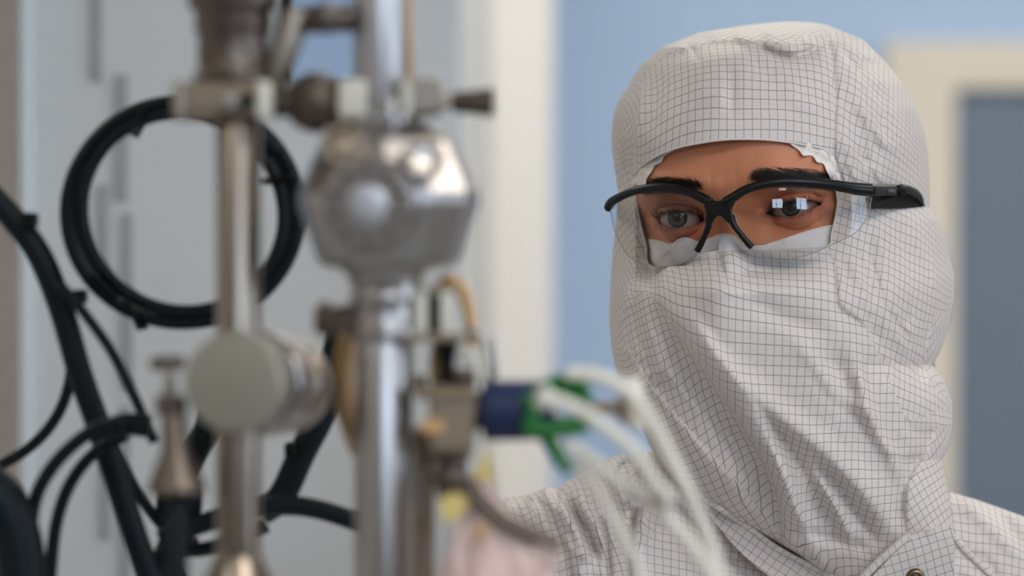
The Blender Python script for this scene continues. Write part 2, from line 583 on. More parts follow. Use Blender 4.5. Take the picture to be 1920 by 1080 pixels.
def grid_cloth(name, PX, PY, ff, m, parent, holes=None, panels=None, thick=0.0007, keep=None, snap=None):
    """cloth over a grid of picture positions; ff(px,py)->mm forward; holes cut out with clean hems;
    panels: list of (polygon, angle, du, dv) giving each sewn panel its own weave direction"""
    F = ff(PX, PY)
    X, Y, Z = to_world(PX, PY, F)
    U, V = cloth_uv(X, Y, Z)
    Mm, Nn = PX.shape
    cx = 0.25 * (PX[:-1, :-1] + PX[1:, :-1] + PX[:-1, 1:] + PX[1:, 1:])
    cy = 0.25 * (PY[:-1, :-1] + PY[1:, :-1] + PY[:-1, 1:] + PY[1:, 1:])
    kill = np.zeros(cx.shape, bool)
    for h in holes or []:
        kill |= inside(h, cx, cy)
    if keep is not None: kill |= ~inside(keep, cx, cy)
    PX2, PY2 = PX.copy(), PY.copy()
    if kill.any():
        kp = np.zeros((Mm + 1, Nn + 1), int); kp[1:-1, 1:-1] = kill.astype(int) + 1   # 0 outside grid, 1 kept, 2 killed
        q = np.stack([kp[:-1, :-1], kp[1:, :-1], kp[:-1, 1:], kp[1:, 1:]])
        bd = (q == 2).any(0) & (q == 1).any(0)
        allp = list(holes or []) + ([keep] if keep is not None else [])
        bx, by = PX[bd], PY[bd]
        bestd = np.full(bx.shape, 1e9); nx, ny = bx.copy(), by.copy()
        for h in allp:
            d, _, _, ax, ay = seg_dist(h, bx, by, closed=True)
            mm = d < bestd
            bestd = np.where(mm, d, bestd); nx = np.where(mm, ax, nx); ny = np.where(mm, ay, ny)
        PX2[bd] = nx; PY2[bd] = ny
        F2 = F.copy(); F2[bd] = ff(nx, ny)
        X, Y, Z = to_world(PX2, PY2, F2)
    idx = np.arange(Mm * Nn).reshape(Mm, Nn)
    q = np.stack([idx[:-1, :-1], idx[1:, :-1], idx[1:, 1:], idx[:-1, 1:]], -1)[~kill].reshape(-1, 4)
    qc = np.stack([cx[~kill], cy[~kill]], -1)
    used = np.unique(q); remap = -np.ones(Mm * Nn, int); remap[used] = np.arange(len(used))
    co = np.stack([X.ravel(), Y.ravel(), Z.ravel()], -1)[used]
    me = mesh_from(name, co, remap[q].tolist())
    U = U.ravel(); V = V.ravel()
    uu = U[q]; vv = V[q]
    if panels:
        pid = np.zeros(len(q), int)
        for k, pn in enumerate(panels):
            pid[inside(pn[0], qc[:, 0], qc[:, 1])] = k + 1
        for k, pn in enumerate(panels):
            s = pid == k + 1
            a = math.radians(pn[1])
            u0, v0 = uu[s], vv[s]
            uu[s] = u0 * math.cos(a) - v0 * math.sin(a) + pn[2]
            vv[s] = u0 * math.sin(a) + v0 * math.cos(a) + pn[3]
    uvl = me.uv_layers.new(name='UVMap')
    uvl.data.foreach_set('uv', np.stack([uu, vv], -1).reshape(-1))
    o = link(name, me, m, parent)
    if thick:
        sd = o.modifiers.new('thickness', 'SOLIDIFY'); sd.thickness = thick; sd.offset = 0
    return o


def lerp_grid(top, bot, nu, nv):
    """grid of picture positions between two curves"""
    def res(c):
        c = catmull(c, 12); L = np.r_[0, np.cumsum(np.hypot(*np.diff(c, axis=0).T))]
        s = np.linspace(0, L[-1], nu)
        return np.interp(s, L, c[:, 0]), np.interp(s, L, c[:, 1])
    tx, ty = res(top); bx, by = res(bot)
    v = np.linspace(0, 1, nv)[:, None]
    return tx * (1 - v) + bx * v, ty * (1 - v) + by * v


def roll(name, pts, ff, r, m, parent, off=0.2, flat=1.0):
    o = seam(name, pts, ff, r, m, parent, off, 8, flat)
    me = o.data; n = len(me.vertices) // 8
    co = np.empty(len(me.vertices) * 3); me.vertices.foreach_get('co', co); co = co.reshape(n, 8, 3)
    ln = np.r_[0, np.cumsum(np.linalg.norm(np.diff(co.mean(1), axis=0), axis=1))]
    vi = np.empty(len(me.loops), int); me.loops.foreach_get('vertex_index', vi)
    ring = vi // 8; k = vi % 8
    uv = np.stack([ln[ring] + k * .0006, k * r * .75], -1)
    me.uv_layers.new(name='UVMap').data.foreach_set('uv', uv.reshape(-1))
    return o


def seam(name, pts, ff, r, m, parent, off=0.2, n=8, flat=1.0):
    c = catmull(pts, n)
    f = ff(c[:, 0], c[:, 1]) + off
    X, Y, Z = to_world(c[:, 0], c[:, 1], f)
    return tube(name, list(zip(X, Y, Z)), r, m, parent, seg=8, flat=flat)


# ================================================================== the room
def structure(o): o['kind'] = 'structure'; return o


def plane_box(name, x0, x1, y0, y1, z0, z1, m):
    return structure(box(name, ((x0 + x1) / 2, (y0 + y1) / 2, (z0 + z1) / 2), (x1 - x0, y1 - y0, z1 - z0), m, bevel=0))


RX0, RX1, RY0, RY1, RZ = -2.6, 3.0, -2.6, 4.7, 2.9
plane_box('floor', RX0 - .1, RX1 + .1, RY0 - .1, RY1 + .1, -0.1, 0, M['floor'])
plane_box('wall_back', RX0 - .1, RX1 + .1, RY1, RY1 + .1, 0, RZ, M['blue_wall'])
plane_box('wall_left', RX0 - .1, RX0, RY0, RY1, 0, RZ, M['white_paint'])
plane_box('wall_right', RX1, RX1 + .1, RY0, RY1, 0, RZ, M['far_wall'])
plane_box('wall_front', RX0 - .1, RX1 + .1, RY0 - .1, RY0, 0, RZ, M['far_wall'])
plane_box('ceiling', RX0 - .1, RX1 + .1, RY0 - .1, RY1 + .1, RZ + .03, RZ + .1, M['ceiling'])
# tall pale pilaster between the machine and the blue wall
plane_box('trim_1', P(918, 0, 4.2).x, P(1036, 0, 4.2).x, 4.2, 4.35, 0, RZ, M['white_paint'])
plane_box('trim_5', P(800, 0, 4.25).x, P(917.9, 0, 4.25).x, 4.25, 4.35, 0, RZ, M['cabinet'])
# door with its cream frame in the blue wall
YD = 4.66
fx0 = P(1662, 0, YD).x; fz1 = P(0, 76, YD).z; dx0 = P(1792, 0, YD).x; dz1 = P(0, 165, YD).z; dx1 = dx0 + .92
plane_box('trim_2', fx0, dx0, YD, RY1, 0, dz1, M['cream_paint'])
plane_box('trim_3', fx0, dx1 + .12, YD, RY1, dz1, fz1, M['cream_paint'])
plane_box('trim_4', dx1, dx1 + .12, YD, RY1, 0, dz1, M['cream_paint'])
plane_box('door_1', dx0, dx1, YD + .02, RY1, 0, dz1, M['door'])


def window(n, c, sx, sz, axis, m):
    """lit window with frame and glazing bars on the wall behind (axis y) or to the right (axis x)"""
    if axis == 'y':
        pane = box('window_%d' % n, (c[0], c[1] + .01, c[2]), (sx, .02, sz), m, bevel=0)
        fr = [((c[0], c[1] + .03, c[2] + s * (sz / 2 + .02)), (sx + .08, .05, .04)) for s in (-1, 1)] + [((c[0] + s * (sx / 2 + .02), c[1] + .03, c[2]), (.04, .05, sz)) for s in (-1, 1)] + [((c[0] - sx * .1, c[1] + .03, c[2]), (.02, .03, sz))]
    else:
        pane = box('window_%d' % n, (c[0] - .01, c[1], c[2]), (.02, sx, sz), m, bevel=0)
        fr = [((c[0] - .03, c[1], c[2] + s * (sz / 2 + .02)), (.05, sx + .08, .04)) for s in (-1, 1)] + [((c[0] - .03, c[1] + s * (sx / 2 + .02), c[2]), (.05, .04, sz)) for s in (-1, 1)] + [((c[0] - .03, c[1], c[2]), (.03, .02, sz))]
    structure(pane)
    for p, d in fr: box('window_frame', p, d, M['white_paint'], pane, bevel=0)


window(1, (.58, RY0, 2.33), .50, .44, 'y', M['window_light'])
window(2, (1.86, RY0, 2.36), .60, .60, 'y', M['window_light'])
window(3, (RX1, .25, 1.62), .75, 1.5, 'x', M['window_side'])

# ceiling lights; the rear and machine-side panels are unseen, added as fill
LAMPS = [(1.0, -.35, 1.1, .62, 'above the camera side of the person'), (-1.5, -.9, .62, .62, 'added as fill in front of the machine'), (1.9, 1.3, .62, .62, 'to the right of the person'),
         (0.1, 3.2, 1.1, .62, 'added as fill between pale pilaster and machine'), (1.7, 3.3, 1.1, .62, 'added to brighten the blue wall in front of the slate door'), (-1.6, 2.4, .62, .62, 'added as fill over the left wall side'), (.78, -2.05, .3, .3, 'small one close to the windows')]
for lx, ly, sx_, sy_, lb in LAMPS:
    t = empty('ceiling_light', (lx, ly, RZ))
    tag(t, 'lit white ceiling panel ' + lb, 'light')
    box('frame', (lx, ly, RZ + .012), (sx_ + .06, sy_ + .06, .036), M['white_paint'], t)
    box('diffuser', (lx, ly, RZ - .010), (sx_, sy_, .008), M['light_panel'], t, bevel=0)

# ================================================================== head
ORG = P(1384, 399, YF)
YAW, ROLL, PITCH = math.radians(-18), math.radians(-5.4), math.radians(0)
HM = Matrix.Translation(ORG) @ Matrix.Rotation(ROLL, 4, 'Y') @ Matrix.Rotation(YAW, 4, 'Z') @ Matrix.Rotation(PITCH, 4, 'X')
HMN = np.array(HM)


def loc2w(x, f, z):
    """head space (mm: right, forward, up) to the room"""
    p = np.stack([x / 1000, -f / 1000, z / 1000, np.ones_like(x)], -1) @ HMN.T
    return p[..., 0], p[..., 1], p[..., 2]


ER = 12.3       # eyeball radius
EX = 31.5
W_TAB = [(-230, 42), (-190, 42), (-150, 42), (-125, 42), (-110, 42), (-90, 48), (-60, 59), (-30, 67), (0, 71), (20, 72), (50, 68), (72, 54), (84, 34), (90, 12), (92, 0.5)]
F_TAB = [(-230, -50), (-150, -50), (-128, -42), (-115, -12), (-105, 10), (-90, 20), (-75, 15), (-60, 18), (-45, 15), (-20, 14), (0, 17), (15, 24), (28, 25), (42, 23), (58, 17), (70, 3), (80, -22), (88, -48), (92, -72)]
B_TAB = [(-230, -150), (-150, -140), (-110, -140), (-60, -155), (0, -168), (40, -164), (70, -140), (84, -105), (92, -76)]


def lid(x, side):
    """upper and lower lid heights at |x| across the eye"""
    s = np.clip((x - 16.5) / 29.5, 0, 1)
    base = -2.2 + 3.0 * s
    bump = np.power(np.clip(4 * s * (1 - s), 0, 1), 0.75)
    up = base + (5.0 if side < 0 else 3.6) * bump * (1 + .25 * (0.5 - s))
    lo = base - (4.9 if side < 0 else 4.4) * bump * (1 + .35 * (s - 0.5))
    return up, lo


def face_f(x, z):
    Wd = smooth_interp(W_TAB, z); Fm = smooth_interp(F_TAB, z)
    C = np.minimum(-72.0, Fm - 4)
    t = np.clip(np.abs(x / Wd), 0, 1)
    f = C + (Fm - C) * np.power(1 - t ** 2.75, 0.5)
    ax = np.abs(x)
    G = lambda a, s: np.exp(-(a / s) ** 2)
    f = f + 4.6 * G(z - 17 - 0.06 * (ax - 25), 8) * G(ax - 29, 20)
    f = f - 10.5 * np.exp(-((ax - 31) / 17) ** 2 - ((z + 0.5) / 12) ** 2)
    f = f - 3.5 * np.exp(-((ax - 16) / 6) ** 2 - ((z - 1) / 9) ** 2)
    A = np.interp(z, [-62, -56, -50, -45, -35, -20, -8, 0, 10, 20], [0, 5, 24, 30, 27, 18, 10, 5.5, 2.5, 0])
    wn = np.interp(z, [-56, -45, -20, 0, 12], [16, 14, 10, 8.5, 12])
    f = f + A * np.exp(-(ax / wn) ** 2)
    f = f + 5 * G(ax - 12, 6) * G(z + 44, 7)
    f = f + 5.5 * np.exp(-((ax - 42) / 20) ** 2 - ((z + 36) / 16) ** 2)
    f = f + 3.0 * G(ax, 22) * (G(z + 61, 4) + 1.2 * G(z + 70, 4)) - 3.5 * G(ax, 24) * G(z + 65.5, 1.6)
    # glabella furrows
    f = f - 0.3 * G(ax - 6 - 0.05 * z, 1.6) * G(z - 18, 8)
    # eyelids carried by the eyeball
    Rb = 13.5
    dx = ax - EX; d2 = dx ** 2 + z ** 2
    s = np.sqrt(np.clip(Rb ** 2 - d2, 0, None)) + 0.2
    sf = np.where(d2 < Rb ** 2, s, -20.0)
    kk = 2.2
    h = np.clip(0.5 + 0.5 * (sf - f) / kk, 0, 1)
    f = f * (1 - h) + sf * h + kk * h * (1 - h)
    # lid crease, bag below the eye
    side = np.where(x < 0, -1, 1)
    upL, loL = lid(ax, -1); upR, loR = lid(ax, 1)
    up = np.where(x < 0, upL, upR); lo = np.where(x < 0, loL, loR)
    inr = np.clip(1 - np.abs((ax - 31) / 19) ** 4, 0, 1)
    f = f - 1.5 * np.exp(-((z - up - 3.6) / 1.0) ** 2) * inr
    f = f + 1.4 * np.exp(-((z - up - 6.8) / 2.4) ** 2) * inr
    f = f - 0.8 * np.exp(-((z - lo + 4.5 + 0.04 * (ax - 31)) / 1.1) ** 2) * inr
    f = f + 0.9 * np.exp(-((z - lo + 1.6) / 1.3) ** 2) * inr
    # crow's feet
    for k, (dz, sl) in enumerate(((2, .25), (-2, -.1), (-6, -.4))):
        f = f - 0.45 * np.exp(-((z - dz - sl * (ax - 50)) / .8) ** 2) * np.exp(-((ax - 54) / 5) ** 2)
    return f


# columns of the head: a fine front, a coarse back
tf = np.unique(np.concatenate([np.linspace(-1, -.70, 16) ** 1, np.linspace(-.70, .70, 175), np.linspace(.70, 1, 16)]))
tf = np.sin(tf * PI / 2) / 1.0 * 0.15 + tf * 0.85
zr = np.concatenate([np.arange(-187, -28, 3.0), np.arange(-28, 28, .62), np.arange(28, 80, 2), np.linspace(80, 92, 18)])
nb = 40
th = np.linspace(0, PI, nb + 2)[1:-1]
rows = []
for z in zr:
    zz = np.full(tf.shape, z)
    Wd = float(smooth_interp(W_TAB, np.array([z]))[0]); Fm = float(smooth_interp(F_TAB, np.array([z]))[0])
    C = min(-72.0, Fm - 4); B = float(smooth_interp(B_TAB, np.array([z]))[0])
    xf = tf * Wd
    ff_ = face_f(xf, zz)
    xb = Wd * np.cos(th); fb = C + (min(B, C - 2) - C) * np.sin(th)
    # ears
    rows.append((np.r_[xf, xb], np.r_[ff_, fb], np.full(len(tf) + nb, z)))
HX = np.array([r[0] for r in rows]); HF = np.array([r[1] for r in rows]); HZ = np.array([r[2] for r in rows])
earm = np.exp(-((HF + 82) / 14) ** 2 - ((HZ + 18) / 26) ** 2) * (np.abs(HX) > 50)
HX = HX + np.sign(HX) * 11 * earm * (1 + .3 * np.cos(HZ / 4) * np.sin(HF / 4))
NR, NC = HX.shape
nf = len(tf)
cxm = np.zeros((NR - 1, NC)); czm = np.zeros((NR - 1, NC))
Hx2 = np.hstack([HX, HX[:, :1]]); Hz2 = np.hstack([HZ, HZ[:, :1]])
cxm = .25 * (Hx2[:-1, :-1] + Hx2[1:, :-1] + Hx2[:-1, 1:] + Hx2[1:, 1:]); czm = .25 * (Hz2[:-1, :-1] + Hz2[1:, :-1] + Hz2[:-1, 1:] + Hz2[1:, 1:])
colidx = np.arange(NC)
kill = np.zeros((NR - 1, NC), bool)
eye_poly = []
for side in (-1, 1):
    sx = np.linspace(16.6, 45.9, 40)
    up, lo = lid(sx, side)
    poly = np.vstack([np.stack([sx * side, up], -1), np.stack([sx[::-1] * side, lo[::-1]], -1)])
    eye_poly.append(poly)
    kill |= inside(poly, cxm, czm) & (colidx[None] < nf - 1)
kp = np.zeros((NR + 1, NC), int); kp[1:-1] = kill.astype(int) + 1
kq = np.stack([kp[:-1], kp[1:], np.roll(kp, 1, 1)[:-1], np.roll(kp, 1, 1)[1:]])
bd = (kq == 2).any(0) & (kq == 1).any(0)
bx, bz = HX[bd], HZ[bd]
bb_ = np.full(bx.shape, 1e9); nx_, nz_ = bx.copy(), bz.copy()
for pl in eye_poly:
    d, _, _, ax_, az_ = seg_dist(pl, bx, bz, closed=True)
    mm_ = d < bb_; bb_ = np.where(mm_, d, bb_); nx_ = np.where(mm_, ax_, nx_); nz_ = np.where(mm_, az_, nz_)
HX[bd] = nx_; HZ[bd] = nz_
# lid margins lie on the eyeball
HF[bd] = face_f(nx_, nz_)
wx, wy, wz = loc2w(HX, HF, HZ)
idx = np.arange(NR * NC).reshape(NR, NC)
i2 = np.hstack([idx, idx[:, :1]])
q = np.stack([i2[:-1, :-1], i2[:-1, 1:], i2[1:, 1:], i2[1:, :-1]], -1)[~kill].reshape(-1, 4).tolist()
q.append(tuple(idx[-1][::1])); q.append(tuple(idx[0][::-1]))

person = empty('person', (P(1400, 0, YF + .09).x, YF + .09, 0))
tag(person, 'person in a white gridded hooded cleanroom suit with clear safety glasses', 'person')
hd = mesh_from('body', np.stack([wx.ravel(), wy.ravel(), wz.ravel()], -1), q)
ra = hd.attributes.new('ruddy', 'FLOAT', 'POINT')
axh = np.abs(HX)
lidred = np.zeros(HX.shape)
for sd, pl in zip((-1, 1), eye_poly):
    dd, _, _, _, _ = seg_dist(pl, HX, HZ, closed=True)
    lidred = np.maximum(lidred, np.exp(-(dd / 2.2) ** 2))
bags = np.exp(-((axh - 30) / 13) ** 2 - ((HZ + 11) / 5) ** 2) * .45 + np.exp(-((axh - 30) / 15) ** 2 - ((HZ - 6) / 5) ** 2) * .35
nosered = np.exp(-(HX / 12) ** 2) * np.clip(-(HZ + 8) / 22, 0, 1) * .55
ra.data.foreach_set('value', np.clip(np.maximum.reduce([lidred * .75, bags, nosered]), 0, 1).ravel().astype(np.float32))
head = link('body', hd, M['skin'], person)
head['label'] = 'warm-toned face and neck'
sdm = head.modifiers.new('thickness', 'SOLIDIFY'); sdm.thickness = 0.0016; sdm.offset = 0.0

# raster of how far forward the face comes at every picture position
wy_ = wy[:, :nf]; fpx = 960 + wx[:, :nf] / (wy_ * K); fpy = 540 - (wz[:, :nf] - CZ) / (wy_ * K)
GX0, GY0, CS = 1080, 60, 4
GW, GH = 180, 260
dep = np.full((GH, GW), -999.0)
gi = ((fpy - GY0) / CS).astype(int); gj = ((fpx - GX0) / CS).astype(int)
ok = (gi >= 0) & (gi < GH) & (gj >= 0) & (gj < GW)
np.maximum.at(dep, (gi[ok], gj[ok]), ((YF - wy_[ok]) * 1000))
for _ in range(14):
    nbv = np.stack([np.roll(dep, s, a) for s in (1, -1) for a in (0, 1)])
    val = nbv > -900
    avg = np.where(val.any(0), np.where(val, nbv, 0).sum(0) / np.maximum(val.sum(0), 1), -999)
    dep = np.where(dep < -900, np.where(val.sum(0) >= 2, avg, -999), dep)
dep[dep < -900] = -90
for _ in range(2):
    dep = (dep + np.roll(dep, 1, 0) + np.roll(dep, -1, 0) + np.roll(dep, 1, 1) + np.roll(dep, -1, 1)) / 5


def face_depth(px, py):
    u = np.clip((np.asarray(px, float) - GX0) / CS - .5, 0, GW - 1.001); v = np.clip((np.asarray(py, float) - GY0) / CS - .5, 0, GH - 1.001)
    i = v.astype(int); j = u.astype(int); a = v - i; b = u - j
    return dep[i, j] * (1 - a) * (1 - b) + dep[i + 1, j] * a * (1 - b) + dep[i, j + 1] * (1 - a) * b + dep[i + 1, j + 1] * a * b


# eyeballs
def eyeball(side):
    bm = bmesh.new()
    bmesh.ops.create_uvsphere(bm, u_segments=64, v_segments=40, radius=ER / 1000)
    bmesh.ops.rotate(bm, matrix=Matrix.Rotation(PI / 2, 3, 'X'), verts=bm.verts, cent=(0, 0, 0))
    for v in bm.verts:      # corneal bulge towards -Y
        r = math.hypot(v.co.x, v.co.z) * 1000
        if v.co.y < 0 and r < 6.0: v.co.y -= 0.0010 * (1 - (r / 6.0) ** 2)
    me = bpy.data.meshes.new('eyeball'); bm.to_mesh(me); bm.free()
    me.materials.append(M['eye'])
    me.polygons.foreach_set('use_smooth', [True] * len(me.polygons))
    o = bpy.data.objects.new('eyeball', me); COL.objects.link(o)
    o.parent = person
    c = HM @ Vector((side * EX / 1000, 0, 0))
    o.location = c - person.location
    o.rotation_euler = (math.radians(0), math.radians(0), math.radians(-16 if side > 0 else -17))
    return o
for s_ in (-1, 1): eyeball(s_)


def strands(name, roots, m, parent, seg=3, r=0.00011):
    """tapered hairs; roots: list of world-point polylines"""
    verts, faces = [], []
    for pts in roots:
        n = len(pts)
        b0 = len(verts)
        for i, p in enumerate(pts):
            t = (pts[min(i + 1, n - 1)] - pts[max(i - 1, 0)]).normalized()
            s = t.cross(Vector((0, 1, 0.01))).normalized(); u = s.cross(t)
            rr = r * (1 - 0.85 * i / (n - 1))
            for k in range(3):
                a = 2 * PI * k / 3
                verts.append(p + (s * math.cos(a) + u * math.sin(a)) * rr)
        for i in range(n - 1):
            for k in range(3):
                faces.append((b0 + i * 3 + k, b0 + i * 3 + (k + 1) % 3, b0 + (i + 1) * 3 + (k + 1) % 3, b0 + (i + 1) * 3 + k))
    return link(name, mesh_from(name, verts, faces), m, parent, smooth=False)


def brow(pts, widths, dirfun, n, name='eyebrow'):
    c = catmull(pts, 10); wd = np.interp(np.linspace(0, 1, len(c)), np.linspace(0, 1, len(widths)), widths)
    hairs = []
    for _ in range(n):
        t = random.random()
        if random.random() > min(1, .06 + t * 3.2) * min(1, .3 + (1 - t) * 5): continue
        i = t * (len(c) - 1); k = int(min(i, len(c) - 2)); fr_ = i - k
        p = c[k] * (1 - fr_) + c[k + 1] * fr_
        v = random.gauss(0, .52)
        if abs(v) > 1: continue
        w_ = wd[k]
        x = p[0] + random.gauss(0, 2); y = p[1] + v * w_
        ang = dirfun(t, v) + random.gauss(0, .16)
        ln = random.uniform(16, 30) * (0.8 + .3 * math.sin(PI * t))
        hp = []
        curve = random.gauss(0.25, .15)
        for s in range(5):
            q_ = s / 4
            hp.append(Pf(x, y, float(face_depth(x, y)) + 0.3 + 1.6 * math.sin(q_ * 2.2) * .7))
            x += math.cos(ang) * ln / 4; y += math.sin(ang) * ln / 4
            ang += curve * (.18 if v < 0 else -.18)
        hairs.append(hp)
    return strands(name, hairs, M['hair'], person, r=0.00012)


brow([(1398, 341), (1430, 331), (1480, 330), (1530, 335), (1564, 346)], [12, 17, 18, 15, 9], lambda t, v: math.radians(-75 + 85 * min(1, t * 3.2) ** .6 + (8 * t)), 3000)
brow([(1322, 356), (1295, 349), (1262, 345), (1232, 348), (1210, 356)], [8, 13, 14, 12, 7], lambda t, v: math.radians(258 - 85 * min(1, t * 3) ** .6 + 6 - 10 * t), 2100)


def lashes(side):
    hs = []
    for upper in (True, False):
        for k in range(190 if upper else 70):
            s = random.uniform(.04, .99)
            x = 16.6 + 29.3 * s
            up, lo = lid(np.array([x]), side)
            z = float(up[0] if upper else lo[0])
            f = float(face_f(np.array([side * x]), np.array([z]))[0])
            ln = (random.uniform(5, 7.5) if upper else random.uniform(2.0, 3.4)) * (0.7 + .4 * s)
            ax_ = (s - .45) * 1.0 + random.gauss(0, .08)
            pts = []
            for q_ in np.linspace(0, 1, 5):
                lx = side * (x + ln * q_ * ax_ * .8); lf = f + 0.2 + ln * (q_ * .95 - .25 * q_ ** 2)
                lz = z + (ln * (-.25 * q_ + .75 * q_ ** 2) if upper else -ln * (.5 * q_ + .1 * q_ ** 2))
                a, b, c = loc2w(np.array(lx), np.array(lf), np.array(lz))
                pts.append(Vector((float(a), float(b), float(c))))
            hs.append(pts)
    return strands('eyelashes', hs, M['hair'], person, r=0.00011)
for s_ in (-1, 1): lashes(s_)


# ================================================================== spectacles' wrap surface (a sphere round the face)
GR = 93.0
GC = HM @ Vector((0, 0.054, -0.004))
GCn = np.array(GC)


def glass_f(px, py):
    """forward position of the lens sphere where the sight line of (px,py) meets it"""
    px = np.asarray(px, float); py = np.asarray(py, float)
    d = np.stack([(px - 960) * K, np.ones_like(px), -(py - 540) * K], -1)
    o = np.array([0, 0, CZ]) - GCn
    a = (d * d).sum(-1); b = 2 * (d @ o); c = o @ o - (GR / 1000) ** 2
    D = b * b - 4 * a * c
    t = (-b - np.sqrt(np.clip(D, 0, None))) / (2 * a)
    return (YF - t) * 1000


# ================================================================== hood
HL = [(41, 1490), (43, 1445), (48, 1400), (62, 1310), (90, 1240), (120, 1205), (160, 1180), (190, 1160), (220, 1150), (260, 1147), (310, 1152), (360, 1160), (420, 1156), (470, 1150), (540, 1145), (600, 1143), (660, 1148), (700, 1158), (725, 1178), (780, 1197), (829, 1217), (870, 1243), (912, 1285), (954, 1344), (985, 1400), (1005, 1440), (1040, 1500), (1075, 1545), (1110, 1590)]
HR = [(41, 1492), (43, 1525), (48, 1550), (57, 1574), (77, 1620), (118, 1660), (154, 1689), (205, 1718), (249, 1733), (303, 1740), (358, 1742), (389, 1742), (413, 1760), (444, 1773), (485, 1782), (520, 1790), (560, 1789), (610, 1780), (660, 1762), (685, 1748), (715, 1772), (751, 1785), (798, 1786), (834, 1779), (862, 1766), (892, 1772), (933, 1779), (1006, 1787), (1079, 1789), (1110, 1789)]
HXF = [(41, 1490), (90, 1420), (200, 1368), (300, 1355), (500, 1350), (700, 1365), (850, 1430), (950, 1500), (1050, 1600), (1110, 1650)]
HD = [(41, -72), (44, -52), (50, -34), (60, -18), (75, -4), (95, 8), (130, 20), (180, 28), (240, 33), (262, 34), (330, 32), (400, 26), (450, 26), (480, 28), (540, 42), (600, 44), (700, 42), (800, 36), (900, 27), (1000, 14), (1110, 4)]
HLm = [(41, -75), (100, -68), (300, -68), (600, -66), (700, -56), (830, -38), (950, -14), (1110, -6)]

OPEN = catmull([(1190, 338), (1204, 311), (1255, 282), (1320, 267), (1375, 261), (1448, 263), (1521, 274), (1549, 283), (1556, 300), (1561, 330), (1570, 369), (1567, 403), (1558, 440), (1551, 463), (1498, 468), (1429, 471), (1381, 471), (1326, 475), (1292, 489), (1257, 501), (1216, 497), (1212, 465), (1199, 413), (1193, 369)], 5, closed=True)

HFOLD = Folds(1.05)
# brow panel: tuck under the crown and soft dents
HFOLD.step([(1185, 175), (1215, 128), (1258, 102), (1310, 86), (1375, 78), (1425, 84), (1462, 98), (1500, 99), (1540, 80), (1552, 60)], -4.6, 5, reach=24)
HFOLD.ridge([(1412, 84), (1440, 96), (1470, 107), (1500, 104), (1545, 88)], -4.5, 6, 9)
HFOLD.ridge([(1425, 50), (1470, 78), (1500, 84)], 2.4, 8)
HFOLD.ridge([(1370, 62), (1400, 78), (1440, 90)], 1.8, 7)
HFOLD.ridge([(1280, 80), (1300, 96), (1310, 120)], -1.6, 6)
HFOLD.ridge([(1420, 70), (1460, 84), (1500, 88), (1540, 70)], 2.5, 9)
HFOLD.ridge([(1405, 100), (1425, 125), (1460, 145)], -1.6, 12)
HFOLD.ridge([(1300, 150), (1330, 180), (1370, 185)], 1.2, 16)
HFOLD.ridge([(1470, 150), (1500, 190), (1545, 200)], 1.8, 18)
HFOLD.ridge([(1365, 110), (1372, 170), (1370, 230)], -1.1, 14)
HFOLD.ridge([(1245, 130), (1232, 190), (1222, 250)], -2.0, 12)
HFOLD.ridge([(1215, 150), (1200, 210), (1190, 280)], 2.4, 9)
# seam between brow and side: lapped edge
HFOLD.step([(1550, 44), (1566, 120), (1570, 200), (1566, 290), (1580, 330)], -2.6, 4, taper=False, reach=16)
HFOLD.ridge([(1578, 90), (1600, 120), (1625, 118), (1660, 128), (1690, 165)], -3.0, 7)
HFOLD.ridge([(1575, 80), (1610, 98), (1660, 112)], 2.6, 9)
# side folds of the right half
for pts, A, wd in [
    ([(1580, 130), (1605, 190), (1640, 240), (1680, 300)], 3.4, 12), ([(1585, 175), (1600, 230), (1618, 300), (1630, 345)], -3.2, 12),
    ([(1625, 190), (1655, 250), (1690, 330)], -2.6, 10), ([(1640, 180), (1680, 230), (1712, 310)], 2.6, 10),
    ([(1580, 260), (1600, 300), (1612, 350)], 2.4, 9), ([(1660, 250), (1664, 300), (1660, 345)], 2.8, 10),
    ([(1690, 210), (1712, 280), (1722, 350)], -1.8, 9), ([(1590, 140), (1640, 150), (1690, 190)], 1.8, 9),
    # below the temple
    ([(1640, 395), (1670, 430), (1690, 480)], -2.2, 9), ([(1690, 400), (1720, 440), (1740, 510)], 2.2, 9),
    ([(1590, 420), (1600, 480), (1612, 540)], 2.6, 12), ([(1620, 430), (1634, 500), (1640, 570)], -2.0, 10),
    ([(1575, 480), (1590, 520), (1600, 560)], -2.2, 8), ([(1650, 430), (1662, 520), (1664, 620)], 1.6, 10),
    ([(1700, 480), (1700, 560), (1690, 640)], -1.8, 10), ([(1735, 440), (1752, 520), (1745, 620)], 2.0, 9),
    ([(1640, 560), (1680, 620), (1735, 690)], 3.0, 12), ([(1620, 590), (1665, 660), (1720, 730)], -2.6, 12),
    ([(1690, 640), (1720, 690), (1760, 720)], -2.2, 9), ([(1640, 690), (1690, 740), (1750, 770)], 1.8, 12),
]: HFOLD.ridge(pts, A * .62, wd * 1.35)
HFOLD.step([(1655, 140), (1662, 190), (1652, 250), (1622, 300), (1612, 345)], -1.9, 3, reach=26)
HFOLD.step([(1590, 118), (1632, 170), (1668, 235), (1690, 300), (1696, 350)], 1.9, 3, reach=24)
HFOLD.step([(1585, 240), (1600, 280), (1628, 320), (1640, 348)], 1.5, 3, reach=18)
HFOLD.step([(1700, 190), (1716, 250), (1720, 300), (1706, 350)], -1.5, 3, reach=18)
HFOLD.step([(1650, 400), (1688, 460), (1706, 540), (1700, 620)], 1.6, 3, reach=24)
HFOLD.step([(1600, 400), (1612, 470), (1640, 540), (1690, 610), (1735, 660)], -1.8, 4, reach=26)
